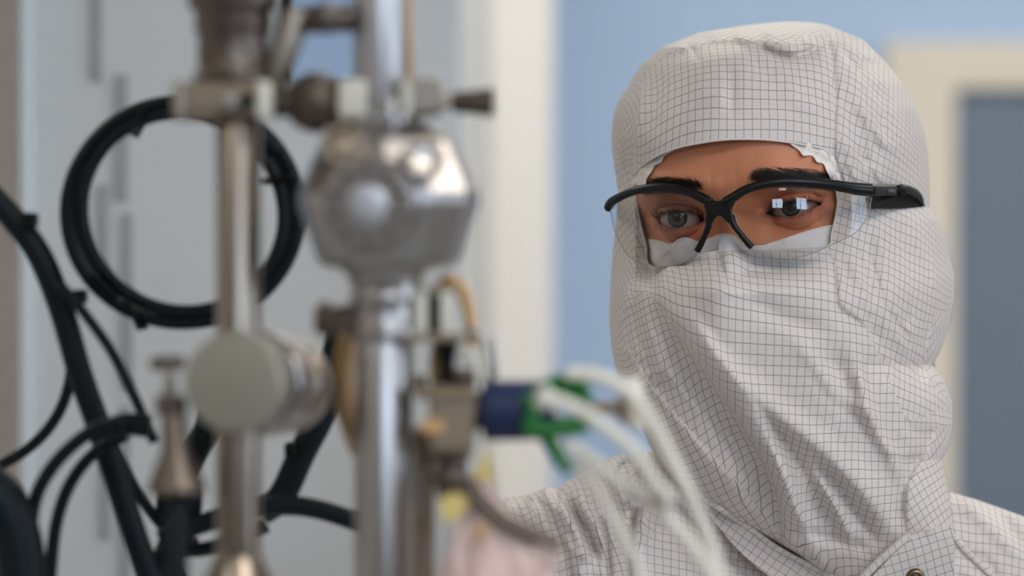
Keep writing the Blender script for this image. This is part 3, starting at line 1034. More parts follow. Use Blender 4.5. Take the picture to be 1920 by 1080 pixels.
HFOLD.step([(1553, 468), (1567, 500), (1570, 545), (1576, 575), (1596, 590), (1622, 612), (1640, 650)], -2.4, 4, reach=18)
HFOLD.scatter(16, 1600, 1770, 440, 720, 78, 16, (.5, 1.5), (5, 9), (50, 130))
HFOLD.scatter(14, 1590, 1730, 130, 350, 62, 20, (.5, 1.5), (5, 10), (40, 110))
# veil: broad folds drawn down to the fastening
HFOLD.step([(1215, 545), (1250, 590), (1290, 645), (1345, 725), (1400, 805), (1440, 872), (1462, 935), (1470, 1000), (1460, 1050)], -17, 8, reach=75)
HFOLD.ridge([(1268, 560), (1330, 650), (1390, 735), (1450, 830), (1480, 900), (1492, 980)], 6.0, 26, 15)
HFOLD.ridge([(1345, 650), (1400, 720), (1455, 775), (1520, 825), (1580, 880), (1640, 950), (1690, 1010)], 5.5, 16, 24)
HFOLD.ridge([(1415, 775), (1468, 830), (1508, 890), (1540, 955), (1580, 1020)], -7.5, 22, 17)
HFOLD.ridge([(1440, 810), (1462, 880), (1490, 950), (1512, 1000), (1530, 1040)], 4.0, 12)
HFOLD.ridge([(1520, 860), (1575, 920), (1620, 985), (1650, 1030)], -5.5, 14)
HFOLD.ridge([(1530, 890), (1560, 940), (1590, 1000), (1605, 1050)], 2.5, 10)
HFOLD.ridge([(1598, 640), (1614, 720), (1640, 800), (1680, 870), (1700, 940)], 4.2, 16, 12)
HFOLD.ridge([(1560, 640), (1578, 720), (1610, 800), (1650, 860)], -3.2, 18)
HFOLD.ridge([(1480, 620), (1530, 690), (1590, 750), (1660, 800)], 2.2, 18)
HFOLD.ridge([(1400, 560), (1480, 600), (1560, 625)], -2.2, 20)
HFOLD.ridge([(1290, 545), (1400, 548), (1540, 545)], 1.5, 12)
HFOLD.ridge([(1230, 520), (1380, 512), (1560, 505)], -1.0, 8)
HFOLD.ridge([(1660, 780), (1720, 810), (1770, 810)], -1.6, 12)
HFOLD.ridge([(1650, 840), (1700, 850), (1745, 840)], 1.5, 10)
HFOLD.step([(1757, 800), (1735, 850), (1703, 905), (1697, 960), (1704, 1008)], -5.0, 4, reach=26)
HFOLD.step([(1752, 590), (1738, 640), (1732, 690), (1748, 730)], -3.0, 3, reach=18)
HFOLD.ridge([(1340, 690), (1380, 790), (1420, 880)], 0.0, 10)
HFOLD.ridge([(1470, 1010), (1520, 1040), (1560, 1070)], 3.0, 14)
HFOLD.ridge([(1480, 985), (1560, 1010), (1640, 1030)], -3.5, 14)
HFOLD.scatter(12, 1330, 1700, 600, 950, 52, 14, (.3, .9), (8, 16), (90, 220), .15)
# left edge and the hem lying over the shoulder
HFOLD.step([(1158, 560), (1176, 640), (1205, 700), (1260, 770), (1330, 850), (1400, 925), (1440, 985)], 2.8, 4, reach=22)
HFOLD.ridge([(1195, 520), (1192, 600), (1215, 680), (1262, 760)], -2.6, 9)
HFOLD.ridge([(1210, 560), (1225, 640), (1270, 720), (1340, 800)], 2.2, 9)
HFOLD.ridge([(1240, 640), (1300, 730), (1380, 840), (1430, 930)], -2.6, 14)
HFOLD.ridge([(1185, 470), (1176, 540), (1170, 610)], 1.6, 8)
HFOLD.ridge([(1172, 250), (1176, 310), (1185, 360)], -1.6, 7)
HFOLD.ridge([(1170, 410), (1180, 450), (1200, 500)], -2.0, 8)
HFOLD.scatter(10, 1150, 1230, 480, 700, 80, 18, (.4, 1.1), (5, 8), (40, 110))
HFOLD.scatter(10, 1220, 1420, 720, 940, 46, 10, (.4, 1.2), (6, 10), (60, 140), .15)
HFOLD.scatter(12, 1200, 1560, 60, 110, 20, 25, (.5, 1.4), (6, 10), (30, 80))


def hood_f(px, py, folds=True):
    px = np.asarray(px, float); py = np.asarray(py, float)
    xl = interp(HL, py); xr = interp(HR, py); xf = smooth_interp(HXF, py)
    xf = np.clip(xf, xl + 1, xr - 1)
    D = smooth_interp(HD, py); L = interp(HLm, py)
    t = np.where(px < xf, (xf - px) / np.maximum(xf - xl, 1), (px - xf) / np.maximum(xr - xf, 1))
    t = np.clip(t, 0, 1)
    pw = np.where(px < xf, 2.0, 2.25)
    f = L + (D - L) * np.power(np.clip(1 - t ** pw, 0, 1), 0.5)
    # the nose lifts the veil
    nr = np.exp(-((px - 1348) / 46) ** 2) * np.exp(-((py - 540) / np.where(py < 540, 60, 110)) ** 2)
    f = f + 7 * nr
    # over the brow the band rests on the forehead; at the temples it stays under the spectacles
    wv = np.exp(-np.clip(np.abs(py - 300) - 60, 0, None) ** 2 / 50 ** 2)
    fd = face_depth(px, py) + 2.2
    m = np.clip(0.5 + (fd - f) / 8, 0, 1)
    f = np.where(wv > .02, f + wv * ((f * (1 - m) + fd * m) - f + 8 * m * (1 - m) * .5), f)
    gw = np.exp(-np.clip(np.abs(py - 415) - 62, 0, None) ** 2 / 26 ** 2) * (1 / (1 + np.exp((px - 1650) / 14)))
    gw = gw * (1 - np.exp(-((px - 1345) / 34) ** 4))
    lw_ = 1 / (1 + np.exp(np.clip((px - 1234) / 7, -50, 50))) * np.exp(-np.clip(np.abs(py - 405) - 72, 0, None) ** 2 / 45 ** 2)
    cheek = np.maximum(face_depth(px, py) + 3.4, -24) - .75 * np.clip(1192 - px, 0, None)
    f = f * (1 - lw_) + np.minimum(f, np.maximum(cheek, L)) * lw_
    nz_w = np.clip((py - 462) / 14, 0, 1) * np.exp(-np.clip(np.abs(px - 1350) - 60, 0, None) ** 2 / 40 ** 2) * np.exp(-np.clip(py - 620, 0, None) ** 2 / 60 ** 2)
    gf = glass_f(px, py) - 4.0
    over = np.clip(f - gf, 0, None)
    f = f - gw * over
    f = f + nz_w * np.clip(face_depth(px, py) + 4.6 - f, 0, None)
    if folds:
        edge = np.clip((1 - t) * 9, 0, 1) ** .5
        f = f + HFOLD(px, py) * edge
    return f


ra_ = np.linspace(0, 1, 520)
hrow = 41 + 1069 * (0.28 * ra_ ** 2 + 0.72 * ra_)
hs = 0.5 - 0.5 * np.cos(np.linspace(0, PI, 420))
hs = hs * .62 + np.linspace(0, 1, 420) * .38
XLr = interp(HL, hrow)[:, None]; XRr = interp(HR, hrow)[:, None]
PXh = XLr + (XRr - XLr) * hs[None]; PYh = np.repeat(hrow[:, None], 420, 1)
panels = [
    ([(1100, 0), (1100, 200), (1185, 175), (1215, 128), (1258, 102), (1310, 86), (1375, 78), (1425, 84), (1462, 98), (1500, 99), (1540, 80), (1552, 40), (1552, 0)], 38, .001, .002),
    ([(1552, 0), (1552, 60), (1575, 88), (1600, 112), (1660, 122), (1690, 160), (1735, 260), (1800, 260), (1800, 0)], -32, .0, .001),
    ([(1205, 150), (1552, 60), (1567, 120), (1570, 290), (1560, 345), (1180, 345), (1196, 250)], 0, 0, 0),
    ([(1100, 150), (1205, 150), (1196, 250), (1180, 345), (1225, 420), (1214, 500), (1160, 560), (1176, 640), (1205, 700), (1250, 760), (1180, 800), (1100, 800)], -22, .001, 0),
    ([(1552, 60), (1800, 60), (1800, 585), (1752, 590), (1738, 640), (1732, 690), (1748, 730), (1800, 760), (1700, 790), (1640, 650), (1622, 612), (1596, 590), (1576, 575), (1570, 545), (1567, 500), (1553, 468), (1560, 345), (1570, 290)], 10, .001, .003),
    ([(1800, 585), (1752, 590), (1738, 640), (1732, 690), (1748, 730), (1800, 760)], -25, .001, 0),
    ([(1158, 560), (1176, 640), (1205, 700), (1260, 770), (1330, 850), (1400, 925), (1470, 1010), (1500, 1120), (1100, 1120), (1100, 560)], -38, .0, .001),
    ([(1215, 545), (1250, 590), (1290, 645), (1345, 725), (1400, 805), (1440, 872), (1462, 935), (1470, 1010), (1400, 925), (1330, 850), (1260, 770), (1205, 700), (1176, 640), (1158, 560)], -24, .0012, .002),
    ([(1757, 800), (1735, 850), (1703, 905), (1697, 960), (1704, 1120), (1850, 1120), (1850, 790)], -32, 0, 0),
]
hood = grid_cloth('hood', PXh, PYh, hood_f, M['cloth'], person, holes=[OPEN], panels=panels)
hood['label'] = 'front of the hood with veil over nose and mouth'
# back of the hood
tb = np.linspace(0, PI, 90)
rb = hrow[::6]
mid = .5 * (interp(HL, rb) + interp(HR, rb))[:, None]; half = .5 * (interp(HR, rb) - interp(HL, rb))[:, None]
Lb = interp(HLm, rb)[:, None]
Bk = interp([(41, 2), (60, 45), (100, 80), (250, 112), (500, 112), (700, 70), (1110, 60)], rb)[:, None]
PXb = mid + half * np.cos(tb)[None]; PYb = np.repeat(rb[:, None], 90, 1)
Fb = Lb - Bk * np.sin(tb)[None]
Xb, Yb, Zb = to_world(PXb, PYb, Fb)
Ub, Vb = (np.cumsum(np.hypot(np.diff(Xb, axis=1, prepend=Xb[:, :1]), np.diff(Yb, axis=1, prepend=Yb[:, :1])), 1), Zb)
ib = np.arange(Xb.size).reshape(Xb.shape)
qb = np.stack([ib[:-1, :-1], ib[:-1, 1:], ib[1:, 1:], ib[1:, :-1]], -1).reshape(-1, 4)
mb = mesh_from('hood_back', np.stack([Xb.ravel(), Yb.ravel(), Zb.ravel()], -1), qb.tolist())
ul = mb.uv_layers.new(name='UVMap'); ul.data.foreach_set('uv', np.stack([Ub.ravel()[qb], Vb.ravel()[qb]], -1).reshape(-1))
link('hood_back', mb, M['cloth'], hood)

CL = mat('plain_white_hem_cloth', (222, 215, 210), 0.6, 0.0, 0.03, 60)
seam('hem', list(OPEN[::3]) + [OPEN[0]], hood_f, 0.0006, CL, hood, off=0.1, n=4)
for pts in ([(1550, 46), (1560, 90), (1567, 130), (1570, 200), (1568, 255), (1560, 290)], [(1187, 172), (1215, 128), (1258, 102), (1310, 86), (1375, 78), (1425, 84), (1462, 98), (1500, 99), (1540, 80)],
            [(1560, 60), (1575, 88), (1600, 112), (1625, 112), (1660, 122), (1690, 160), (1718, 215)], [(1556, 470), (1567, 500), (1570, 545), (1576, 575), (1596, 590), (1622, 612), (1635, 640)],
            [(1158, 560), (1176, 640), (1205, 700), (1260, 770), (1330, 850), (1400, 925), (1438, 980)], [(1755, 805), (1735, 850), (1703, 905), (1697, 960), (1704, 1008)], [(1752, 590), (1738, 640), (1732, 690), (1746, 725)],
            [(1217, 832), (1243, 872), (1285, 915), (1342, 956)]):
    seam('seam', pts, hood_f, 0.00042, CL, hood, off=0.0)


for pts in ([(1211, 292), (1255, 262), (1320, 246), (1375, 240), (1448, 242), (1521, 252), (1558, 262)], [(1222, 522), (1292, 506), (1381, 492), (1498, 488), (1554, 484)],
            [(1214, 556), (1300, 540), (1400, 533), (1480, 531), (1566, 530)]):
    seam('stitch_line', pts, hood_f, 0.00028, CL, hood, off=0.05)

# hidden parts of the head stay under the hood
co_ = np.empty(len(hd.vertices) * 3); hd.vertices.foreach_get('co', co_); co_ = co_.reshape(-1, 3)
vx = 960 + co_[:, 0] / (co_[:, 1] * K); vy = 540 - (co_[:, 2] - CZ) / (co_[:, 1] * K); vf = (YF - co_[:, 1]) * 1000
front_ = (np.arange(len(co_)) % NC) < nf
dO, _, _, _, _ = seg_dist(OPEN, vx, vy, closed=True)
inO = inside(OPEN, vx, vy)
lim = np.minimum.reduce([hood_f(vx + d_, vy + e_) for d_, e_ in ((0, 0), (-9, 0), (9, 0), (0, 7), (0, -7))]) - 1.5
hid = front_ & ~(inO | (dO < 3)) & (vf > lim)
nf_ = np.where(hid, lim, vf)
yl = interp(HL, vy) + 5; yr = interp(HR, vy) - 5
vx2 = np.where(inO, vx, np.clip(vx, yl, np.maximum(yr, yl)))
X_, Y_, Z_ = to_world(vx2, vy, nf_)
hd.vertices.foreach_set('co', np.stack([X_, Y_, Z_], -1).ravel()); hd.update()


# surgical mask seen above the veil
def mask_f(px, py):
    return face_depth(px, py) + 2.6 + 0.8 * np.sin(px / 17 + py / 23) * np.cos(py / 9) + 0.7 * np.sin(px / 8 + py / 6) * np.exp(-((px - 1250) / 40) ** 2) + .5 * np.sin((py - px * .3) / 4.5) * np.exp(-((px - 1480) / 60) ** 2)
gx_, gy_ = lerp_grid([(1196, 440), (1214, 449), (1236, 452), (1258, 459), (1272, 450), (1288, 447), (1310, 454), (1328, 449), (1352, 440), (1374, 442), (1389, 454), (1405, 461), (1430, 461), (1450, 455), (1478, 446), (1508, 436), (1540, 427), (1562, 423), (1580, 420)],
                     [(1190, 520), (1230, 530), (1280, 530), (1350, 520), (1420, 510), (1500, 505), (1580, 500)], 160, 30)
mo = grid_cloth('face_mask', gx_, gy_, lambda a, b: np.minimum(mask_f(a, b), np.maximum(hood_f(a, b, False) - 2.0, face_depth(a, b) + .6)), M['mask'], person, thick=0.0008)
mo['label'] = 'white non-woven mask under the veil'
seam('mask_edge', [(1200, 442), (1214, 449), (1236, 452), (1258, 459), (1272, 450), (1288, 447), (1310, 454), (1328, 449), (1352, 440), (1374, 442), (1389, 454), (1405, 461), (1430, 461), (1450, 455), (1478, 446), (1508, 436), (1540, 427), (1562, 423)], mask_f, 0.0005, M['mask'], mo)


# crinkled hair net peeping out at the corners of the opening
def net(top, bot):
    a, b = lerp_grid(top, bot, 70, 14)
    o = grid_cloth('hair_net', a, b, lambda x, y: face_depth(x, y) + 2.7 + .9 * np.sin(x / 5.2 + y / 9) + .6 * np.sin(y / 4.1 - x / 7 + 1), M['net'], person, thick=0.0003)
    o['label'] = 'crinkled white edge of the hair net'
net([(1176, 372), (1190, 328), (1206, 300), (1235, 282), (1264, 272)], [(1210, 356), (1212, 338), (1224, 318), (1228, 310), (1240, 304), (1246, 292), (1262, 284)])
net([(1470, 258), (1510, 266), (1548, 276), (1566, 300), (1578, 345)], [(1484, 272), (1498, 282), (1506, 292), (1522, 292), (1532, 304), (1544, 308), (1550, 322), (1560, 340)])

# ================================================================== coverall
CT = [(860, 1330), (872, 1180), (885, 1060), (900, 990), (925, 948), (951, 934), (985, 930), (1005, 924), (1024, 914), (1045, 918), (1066, 902), (1090, 888), (1113, 877), (1149, 857), (1170, 852), (1191, 857), (1217, 846), (1260, 862), (1310, 900), (1380, 940), (1450, 985), (1520, 1020), (1600, 1040), (1680, 1020), (1740, 965), (1770, 935), (1782, 924), (1831, 938), (1920, 970), (2010, 1010), (2070, 1060), (2110, 1150), (2130, 1300)]
CF = Folds(1.35)
for pts, A, a, b in [
    ([(1120, 880), (1145, 930), (1165, 985), (1172, 1040)], -5, 11, 11), ([(1150, 862), (1163, 900), (1172, 960)], 4, 12, 10),
    ([(1178, 862), (1160, 890), (1190, 930), (1215, 950)], -4, 8, 8), ([(1195, 870), (1190, 900), (1215, 930)], 4, 9, 8),
    ([(1215, 940), (1190, 970), (1185, 1030), (1190, 1100)], -6, 8, 5), ([(1235, 950), (1205, 975), (1200, 1040), (1205, 1110)], 6, 10, 14),
    ([(1055, 920), (1085, 970), (1105, 1010), (1130, 1060)], -5, 11, 9), ([(1080, 905), (1095, 950), (1120, 990), (1135, 1050)], 4, 10, 9),
    ([(1045, 930), (1080, 1000), (1105, 1060)], 3.5, 10, 10), ([(1010, 935), (1040, 985), (1060, 1040), (1075, 1100)], -3, 12, 12),
    ([(960, 950), (985, 985), (1020, 1010), (1040, 1060)], -3, 9, 12), ([(1110, 960), (1130, 985), (1140, 1040), (1145, 1100)], -4, 7, 7),
    ([(1230, 880), (1260, 940), (1300, 990), (1360, 1050)], -3, 10, 10), ([(1260, 905), (1300, 960), (1350, 1010)], 3, 10, 10),
    ([(1290, 1000), (1330, 1030), (1390, 1060)], -3, 8, 8), ([(1800, 935), (1860, 990), (1920, 1040)], 2.5, 16, 20), ([(1860, 950), (1910, 1010), (1960, 1040)], -2.5, 16, 16),
]: CF.ridge(pts, A, a, b)
CF.scatter(26, 950, 1220, 900, 1090, 62, 26, (.6, 2.0), (6, 11), (40, 110))
CF.scatter(10, 1230, 1440, 940, 1090, 50, 26, (.5, 1.5), (6, 11), (40, 110))
CF.scatter(8, 1790, 2050, 950, 1100, 35, 26, (.4, 1.2), (10, 16), (60, 130))
CF.scatter(60, 900, 2050, 1110, 1700, 80, 30, (2, 6), (20, 30), (120, 300))


def coat_f(px, py):
    T = interp(CT, px)
    h = py - T
    Lt = interp([(860, -95), (950, -62), (1100, -60), (1250, -62), (1500, -58), (1780, -70), (2130, -80)], px)
    Rp = 85.0
    q_ = np.clip(h / Rp, 0, 1)
    dome = np.sqrt(np.clip(1 - (1 - q_) ** 2, 0, 1))
    Rf = interp([(860, 25), (950, 40), (1200, 34), (1780, 30), (2130, 30)], px)
    f = Lt + Rf * dome + np.clip(h - Rp * .5, 0, None) * 0.085
    f = f - np.clip(h - 420, 0, None) * .06
    e = np.clip(h / 10, 0, 1)
    return f + CF(px, py) * e


cc = np.unique(np.concatenate([np.linspace(860, 1230, 260), np.linspace(1230, 1790, 170), np.linspace(1790, 2130, 110)]))
sv = np.linspace(0, 1, 220)
Tc = interp(CT, cc)
sp_ = (0.10 * sv + 0.90 * sv ** 1.9)
PXc = np.repeat(cc[None], 220, 0); PYc = Tc[None] + sp_[:, None] * (1780 - Tc[None])
cpan = [([(1782, 0), (2200, 0), (2200, 2000), (1787, 2000)], 6, 0.001, 0), ([(700, 0), (1190, 0), (1190, 960), (1160, 1000), (1190, 1100), (1190, 2000), (700, 2000)], -14, 0, .001), ([(1190, 0), (1782, 0), (1787, 2000), (1190, 2000)], 4, 0, 0)]
coat = grid_cloth('coverall', PXc, PYc, coat_f, M['cloth'], person, panels=cpan, thick=0.0009)
coat['label'] = 'shoulders and chest of the white gridded coverall'
# back half of the coverall
cb = cc[::6]; sb = np.linspace(0, 1, 60)
PXk = np.repeat(cb[None], 60, 0)
Tk = interp(CT, cb)
PYk = Tk[None] + (0.1 * sb + .9 * sb ** 1.9)[:, None] * (1780 - Tk[None])
Fk = coat_f(PXk[:1].repeat(60, 0), np.repeat(Tk[None] + .01, 60, 0)) - 95 * np.sqrt(np.clip(1 - (1 - np.clip((PYk - Tk[None]) / 260, 0, 1)) ** 2, 0, 1))
Xk, Yk, Zk = to_world(PXk, PYk, Fk)
ik = np.arange(Xk.size).reshape(Xk.shape)
qk = np.stack([ik[:-1, :-1], ik[:-1, 1:], ik[1:, 1:], ik[1:, :-1]], -1).reshape(-1, 4)
mk = mesh_from('coverall_back', np.stack([Xk.ravel(), Yk.ravel(), Zk.ravel()], -1), qk.tolist())
ul = mk.uv_layers.new(name='UVMap'); ul.data.foreach_set('uv', np.stack([Xk.ravel()[qk], Zk.ravel()[qk]], -1).reshape(-1))
link('coverall_back', mk, M['cloth'], coat)
# trousers down to the floor, out of the frame below
for sgn in (-1, 1):
    a_ = P(1500, 0, YF + .1).x + sgn * .1
    tube('trouser_leg', [(a_, YF + .1, 0.93), (a_ + sgn * .01, YF + .1, .5), (a_ + sgn * .02, YF + .11, .06)], [.125, .095, .075], CL, coat, seg=20)
tube('trouser_seat', [(P(1500, 0, YF + .1).x, YF + .1, z) for z in (1.2, 1.0, .86)], [.17, .19, .17], CL, coat, seg=28, flat=1.2)


# collar: left lapel band, welt, right flap with the snap
def collar_left_f(px, py):
    d, s, t, _, _ = seg_dist(catmull([(1290, 915), (1335, 944), (1400, 987), (1460, 1030), (1540, 1072), (1600, 1105)], 6), px, py)
    return np.maximum(hood_f(px, py, False) + 3.0, coat_f(px, py) + 3) - 2.2 * np.clip(d / 40, 0, 1) + 1.2 * np.sin((px + py) / 14) * np.exp(-d / 30)
a, b = lerp_grid([(1318, 934), (1335, 944), (1400, 987), (1460, 1030), (1540, 1072), (1600, 1105)], [(1322, 950), (1345, 985), (1385, 1032), (1425, 1068), (1480, 1105), (1560, 1140)], 150, 30)
co = grid_cloth('collar', a, b, collar_left_f, M['cloth'], person, panels=[([(0, 0), (3000, 0), (3000, 3000), (0, 3000)], 35, 0, 0)], thick=.001)
co['label'] = 'collar edge crossing under the veil'
roll('piping', [(1310, 928), (1335, 944), (1400, 987), (1460, 1030), (1540, 1072), (1590, 1100)], collar_left_f, 0.0018, M['cloth'], co, off=.6, flat=.7)


def flap_f(px, py):
    base = np.maximum(hood_f(np.clip(px, 0, 1760), py, False), 5)
    return 17 + (px - 1700) * -.05 + 1.5 * np.sin((py - 980) / 26) + 2.0 * np.exp(-((px - 1745) / 12) ** 2) * np.exp(-((py - 985) / 20) ** 2)
a, b = lerp_grid([(1704, 1006), (1740, 992), (1786, 984)], [(1600, 1120), (1690, 1125), (1792, 1125)], 90, 60)
fl = grid_cloth('collar_flap', a, b, flap_f, M['cloth'], person, panels=[([(0, 0), (3000, 0), (3000, 3000), (0, 3000)], -16, 0, 0)], thick=.0012)
fl['label'] = 'right collar flap closing over the veil'
roll('piping', [(1704, 1004), (1680, 1024), (1655, 1046), (1625, 1075), (1600, 1105)], flap_f, 0.0024, M['cloth'], fl, off=1.2, flat=.7)
sn = Pf(1716, 1084, flap_f(np.array([1717.]), np.array([1078.]))[0] + .6)
snap = lathe('snap_button', sn, sn + Vector((0, -0.0035, 0)), [(0, .0052), (.35, .0055), (.6, .0050), (.75, .0040), (.8, .0030), (.6, .0026), (.6, .0018), (.95, .0014), (1, .0004)], M['brass'], fl, seg=36)
snap['label'] = 'brass snap button'
# raglan piping on the right shoulder
roll('shoulder_piping', [(1786, 1004), (1815, 1038), (1850, 1072), (1885, 1110)], coat_f, 0.0022, M['cloth'], coat, off=1.5, flat=.6)

# ================================================================== safety spectacles
gl = empty('safety_glasses', tuple(HM @ Vector((0, -0.03, 0))))
tag(gl, 'black half-rim safety glasses with clear lenses worn over the mask', 'glasses')


def gpts(pts, off=0.0, n=8):
    c = catmull(pts, n)
    f = glass_f(c[:, 0], c[:, 1]) + off
    return [Vector(p) for p in zip(*to_world(c[:, 0], c[:, 1], f))]


def px_r(tab, n): return list(np.interp(np.linspace(0, 1, n), np.linspace(0, 1, len(tab)), tab) * .00029)


lp = gpts([(1139, 390), (1146, 379), (1165, 368), (1190, 358), (1222, 352), (1255, 352), (1290, 360), (1315, 370), (1332, 380)], 0.8)
tube('brow_bar', lp, px_r([9, 9, 8, 8, 8, 8, 8, 9, 9], len(lp)), M['black_plastic'], gl, seg=16, up=(0, 0, 1), flat=.8)
rp = gpts([(1358, 380), (1375, 370), (1395, 357), (1425, 347), (1465, 341), (1510, 342), (1560, 347), (1600, 353), (1636, 356)], 0.8)
tube('brow_bar', rp, px_r([9, 9, 8, 8, 8.5, 9, 10, 11, 11.5], len(rp)), M['black_plastic'], gl, seg=16, up=(0, 0, 1), flat=.8)
bo = [(1318, 368), (1330, 374), (1345, 377), (1358, 374), (1372, 366), (1380, 378), (1372, 392), (1376, 414), (1368, 420), (1360, 412), (1352, 404), (1344, 405), (1338, 414), (1332, 424), (1322, 420), (1324, 400), (1321, 385)]
prism('bridge', [Pf(x, y, float(glass_f(x, y)) + 2.2) for x, y in bo], (0, .0045, 0), M['black_plastic'], gl, bevel=.0009)
for pts in ([(1330, 405), (1328, 425), (1320, 445), (1313, 460), (1307, 471)], [(1370, 405), (1376, 422), (1388, 438), (1400, 453), (1410, 464)]):
    c = catmull(pts, 6)
    fz = glass_f(c[:, 0], c[:, 1]) + np.linspace(0, 2.0, len(c))
    o = tube('nose_pad_arm', [Vector(p) for p in zip(*to_world(c[:, 0], c[:, 1], fz))], px_r([7, 6, 5.5, 6, 6.5], len(c)), M['black_plastic'], gl, seg=12)


def lens(top, bot):
    a, b = lerp_grid(top, bot, 90, 50)
    f = glass_f(a, b)
    X, Y, Z = to_world(a, b, f)
    i = np.arange(X.size).reshape(X.shape)
    q_ = np.stack([i[:-1, :-1], i[1:, :-1], i[1:, 1:], i[:-1, 1:]], -1).reshape(-1, 4)
    o = link('lens', mesh_from('lens', np.stack([X.ravel(), Y.ravel(), Z.ravel()], -1), q_.tolist()), M['lens'], gl)
    o['label'] = 'clear curved lens'
    c = catmull(bot, 8); fc = glass_f(c[:, 0], c[:, 1])
    tube('lens_edge', [Vector(p) for p in zip(*to_world(c[:, 0], c[:, 1], fc))], 0.00022, M['lens_rim'], o, seg=6)
lens([(1142, 386), (1165, 369), (1190, 359), (1222, 352), (1255, 352), (1290, 360), (1312, 372), (1324, 392)],
     [(1145, 396), (1152, 430), (1168, 465), (1192, 491), (1225, 501), (1257, 503), (1285, 497), (1303, 480), (1316, 455), (1325, 425)])
lens([(1376, 395), (1384, 374), (1400, 358), (1430, 347), (1480, 342), (1540, 346), (1600, 352), (1634, 356)],
     [(1378, 405), (1392, 440), (1412, 470), (1430, 481), (1450, 487), (1480, 487), (1520, 476), (1560, 459), (1598, 440), (1618, 420), (1630, 390), (1636, 362)])


# temple of the viewer's right side, lying along the hood
def temple_pt(px, py, off=0.0):
    f1 = float(glass_f(px, py)); f2 = float(hood_f(np.array([px]), np.array([py]), False)[0]) + 5.0
    k_ = min(1, max(0, (px - 1625) / 40.0)); k_ = k_ * k_ * (3 - 2 * k_)
    return Pf(px, py, f1 * (1 - k_) + f2 * k_ + off)
tp = [(1600, 354), (1620, 356), (1640, 356.5), (1660, 357), (1678, 357)]
tube('temple', [temple_pt(*p, .8) for p in tp], [.0030, .0033, .0034, .0034, .0032], M['grey_plastic'], gl, seg=14, up=(0, 0, 1), flat=.55)
tube('hinge', [temple_pt(x, y, .6) for x, y in ((1679, 355), (1687, 355), (1694, 357))], [.0022, .0027, .0027], M['black_rubber'], gl, seg=10, up=(0, 0, 1), flat=.8)
ap = catmull([(1690, 353), (1704, 356), (1718, 363), (1727, 373), (1731, 384)], 5)
tube('temple_arm', [temple_pt(x, y, .4) for x, y in ap], px_r([8, 9, 8.5, 7.5, 4], len(ap)), M['grey_plastic'], gl, seg=12, up=(0, 0, 1), flat=.5)
so = [(1633, 367), (1660, 367), (1684, 364), (1705, 366), (1722, 373), (1731, 382), (1742, 388), (1730, 387), (1712, 389), (1690, 391), (1660, 392), (1634, 391)]
sdo = prism('side_guard', [temple_pt(x, y, -.8) for x, y in so], (0.0, .002, 0), M['black_rubber'], gl, bevel=.0004)
# temple of the far side, hidden against the hood
tube('temple', [Pf(1139, 388, float(glass_f(1139, 388))), Pf(1143, 386, -58), Pf(1150, 384, -95)], [.0026, .0024, .002], M['black_plastic'], gl, seg=10, up=(0, 0, 1), flat=.6)
# maker's lettering on the temple
ft = bpy.data.curves.new('lettering', 'FONT'); ft.body = 'uvex'; ft.size = 0.0042; ft.extrude = 0.00008; ft.align_x = 'CENTER'; ft.align_y = 'CENTER'
ft.materials.append(mat('worn_grey_print', (120, 122, 124), .5))
ftmp = bpy.data.objects.new('lettering', ft); COL.objects.link(ftmp)
bpy.context.view_layer.update()
fme = bpy.data.meshes.new_from_object(ftmp.evaluated_get(bpy.context.evaluated_depsgraph_get()))
bpy.data.objects.remove(ftmp); bpy.data.curves.remove(ft)
fo = bpy.data.objects.new('lettering', fme); COL.objects.link(fo)
fo.parent = gl
A_, B_ = temple_pt(1654, 356.5, .8), temple_pt(1677, 357, .8)
nl_ = (B_ - A_).cross(Vector((0, 0, 1))).normalized()
nl_ *= -1 if nl_.y > 0 else 1
fo.location = (A_ + B_) / 2 + nl_ * .0022 - gl.location
fo.rotation_euler = (PI / 2, 0, math.atan2((B_ - A_).y, (B_ - A_).x))


# ================================================================== the machine on the left
YE = 1.15
S = YE * K                     # metres per pixel at the machine's depth


def E(px, py, dy=0.0): return P(px, py, YE + dy)


def thing(name, label, cat, base, group=None):
    o = empty(name, base)
    return tag(o, label, cat, group)


# cabinet carrying everything, and the tall grey housing behind
mc = thing('machine_table', 'white work table carrying the steel vacuum line', 'table', (-.37, 1.3, 0))
box('table_top', (-.37, 1.30, 1.33), (.60, .62, .03), M['cabinet'], mc)
for lx in (-.64, -.10):
    for ly in (1.02, 1.58):
        box('leg', (lx, ly, .6575), (.04, .04, 1.315), M['steel_dull'], mc)
hz0, hz1 = 0.0, 2.6
cb_ = thing('equipment_housing', 'tall pale grey enamel housing with vertical slots behind the cables', 'cabinet', (-.25, 2.2, 0))
hx0, hx1 = P(34, 0, 2.1).x, P(862, 0, 2.1).x
box('body', ((hx0 + hx1) / 2, 2.25, 1.3), (hx1 - hx0, .3, 2.6), M['cabinet'], cb_, bevel=.004)
box('edge_strip', (P(46, 0, 2.09).x, 2.09, 1.3), (26 * 2.1 * K, .02, 2.6), M['bright_strip'], cb_)
for (sx0, sx1, sy0, sy1) in ((171, 191, -60, 152), (216, 240, 140, 376), (184, 203, 346, 540), (229, 248, 400, 730), (189, 206, 868, 1012), (228, 244, 760, 1100)):
    a_, b_ = P(sx0, sy0, 2.098), P(sx1, sy1, 2.098)
    box('slot', ((a_.x + b_.x) / 2, 2.099, (a_.z + b_.z) / 2), (b_.x - a_.x, .006, a_.z - b_.z), M['cabinet_dark'], cb_, bevel=.001)
fr_ = thing('side_panel', 'dull brown-grey panel beside the pale housing at the far left', 'panel', (P(-40, 0, 2.05).x, 2.05, 0))
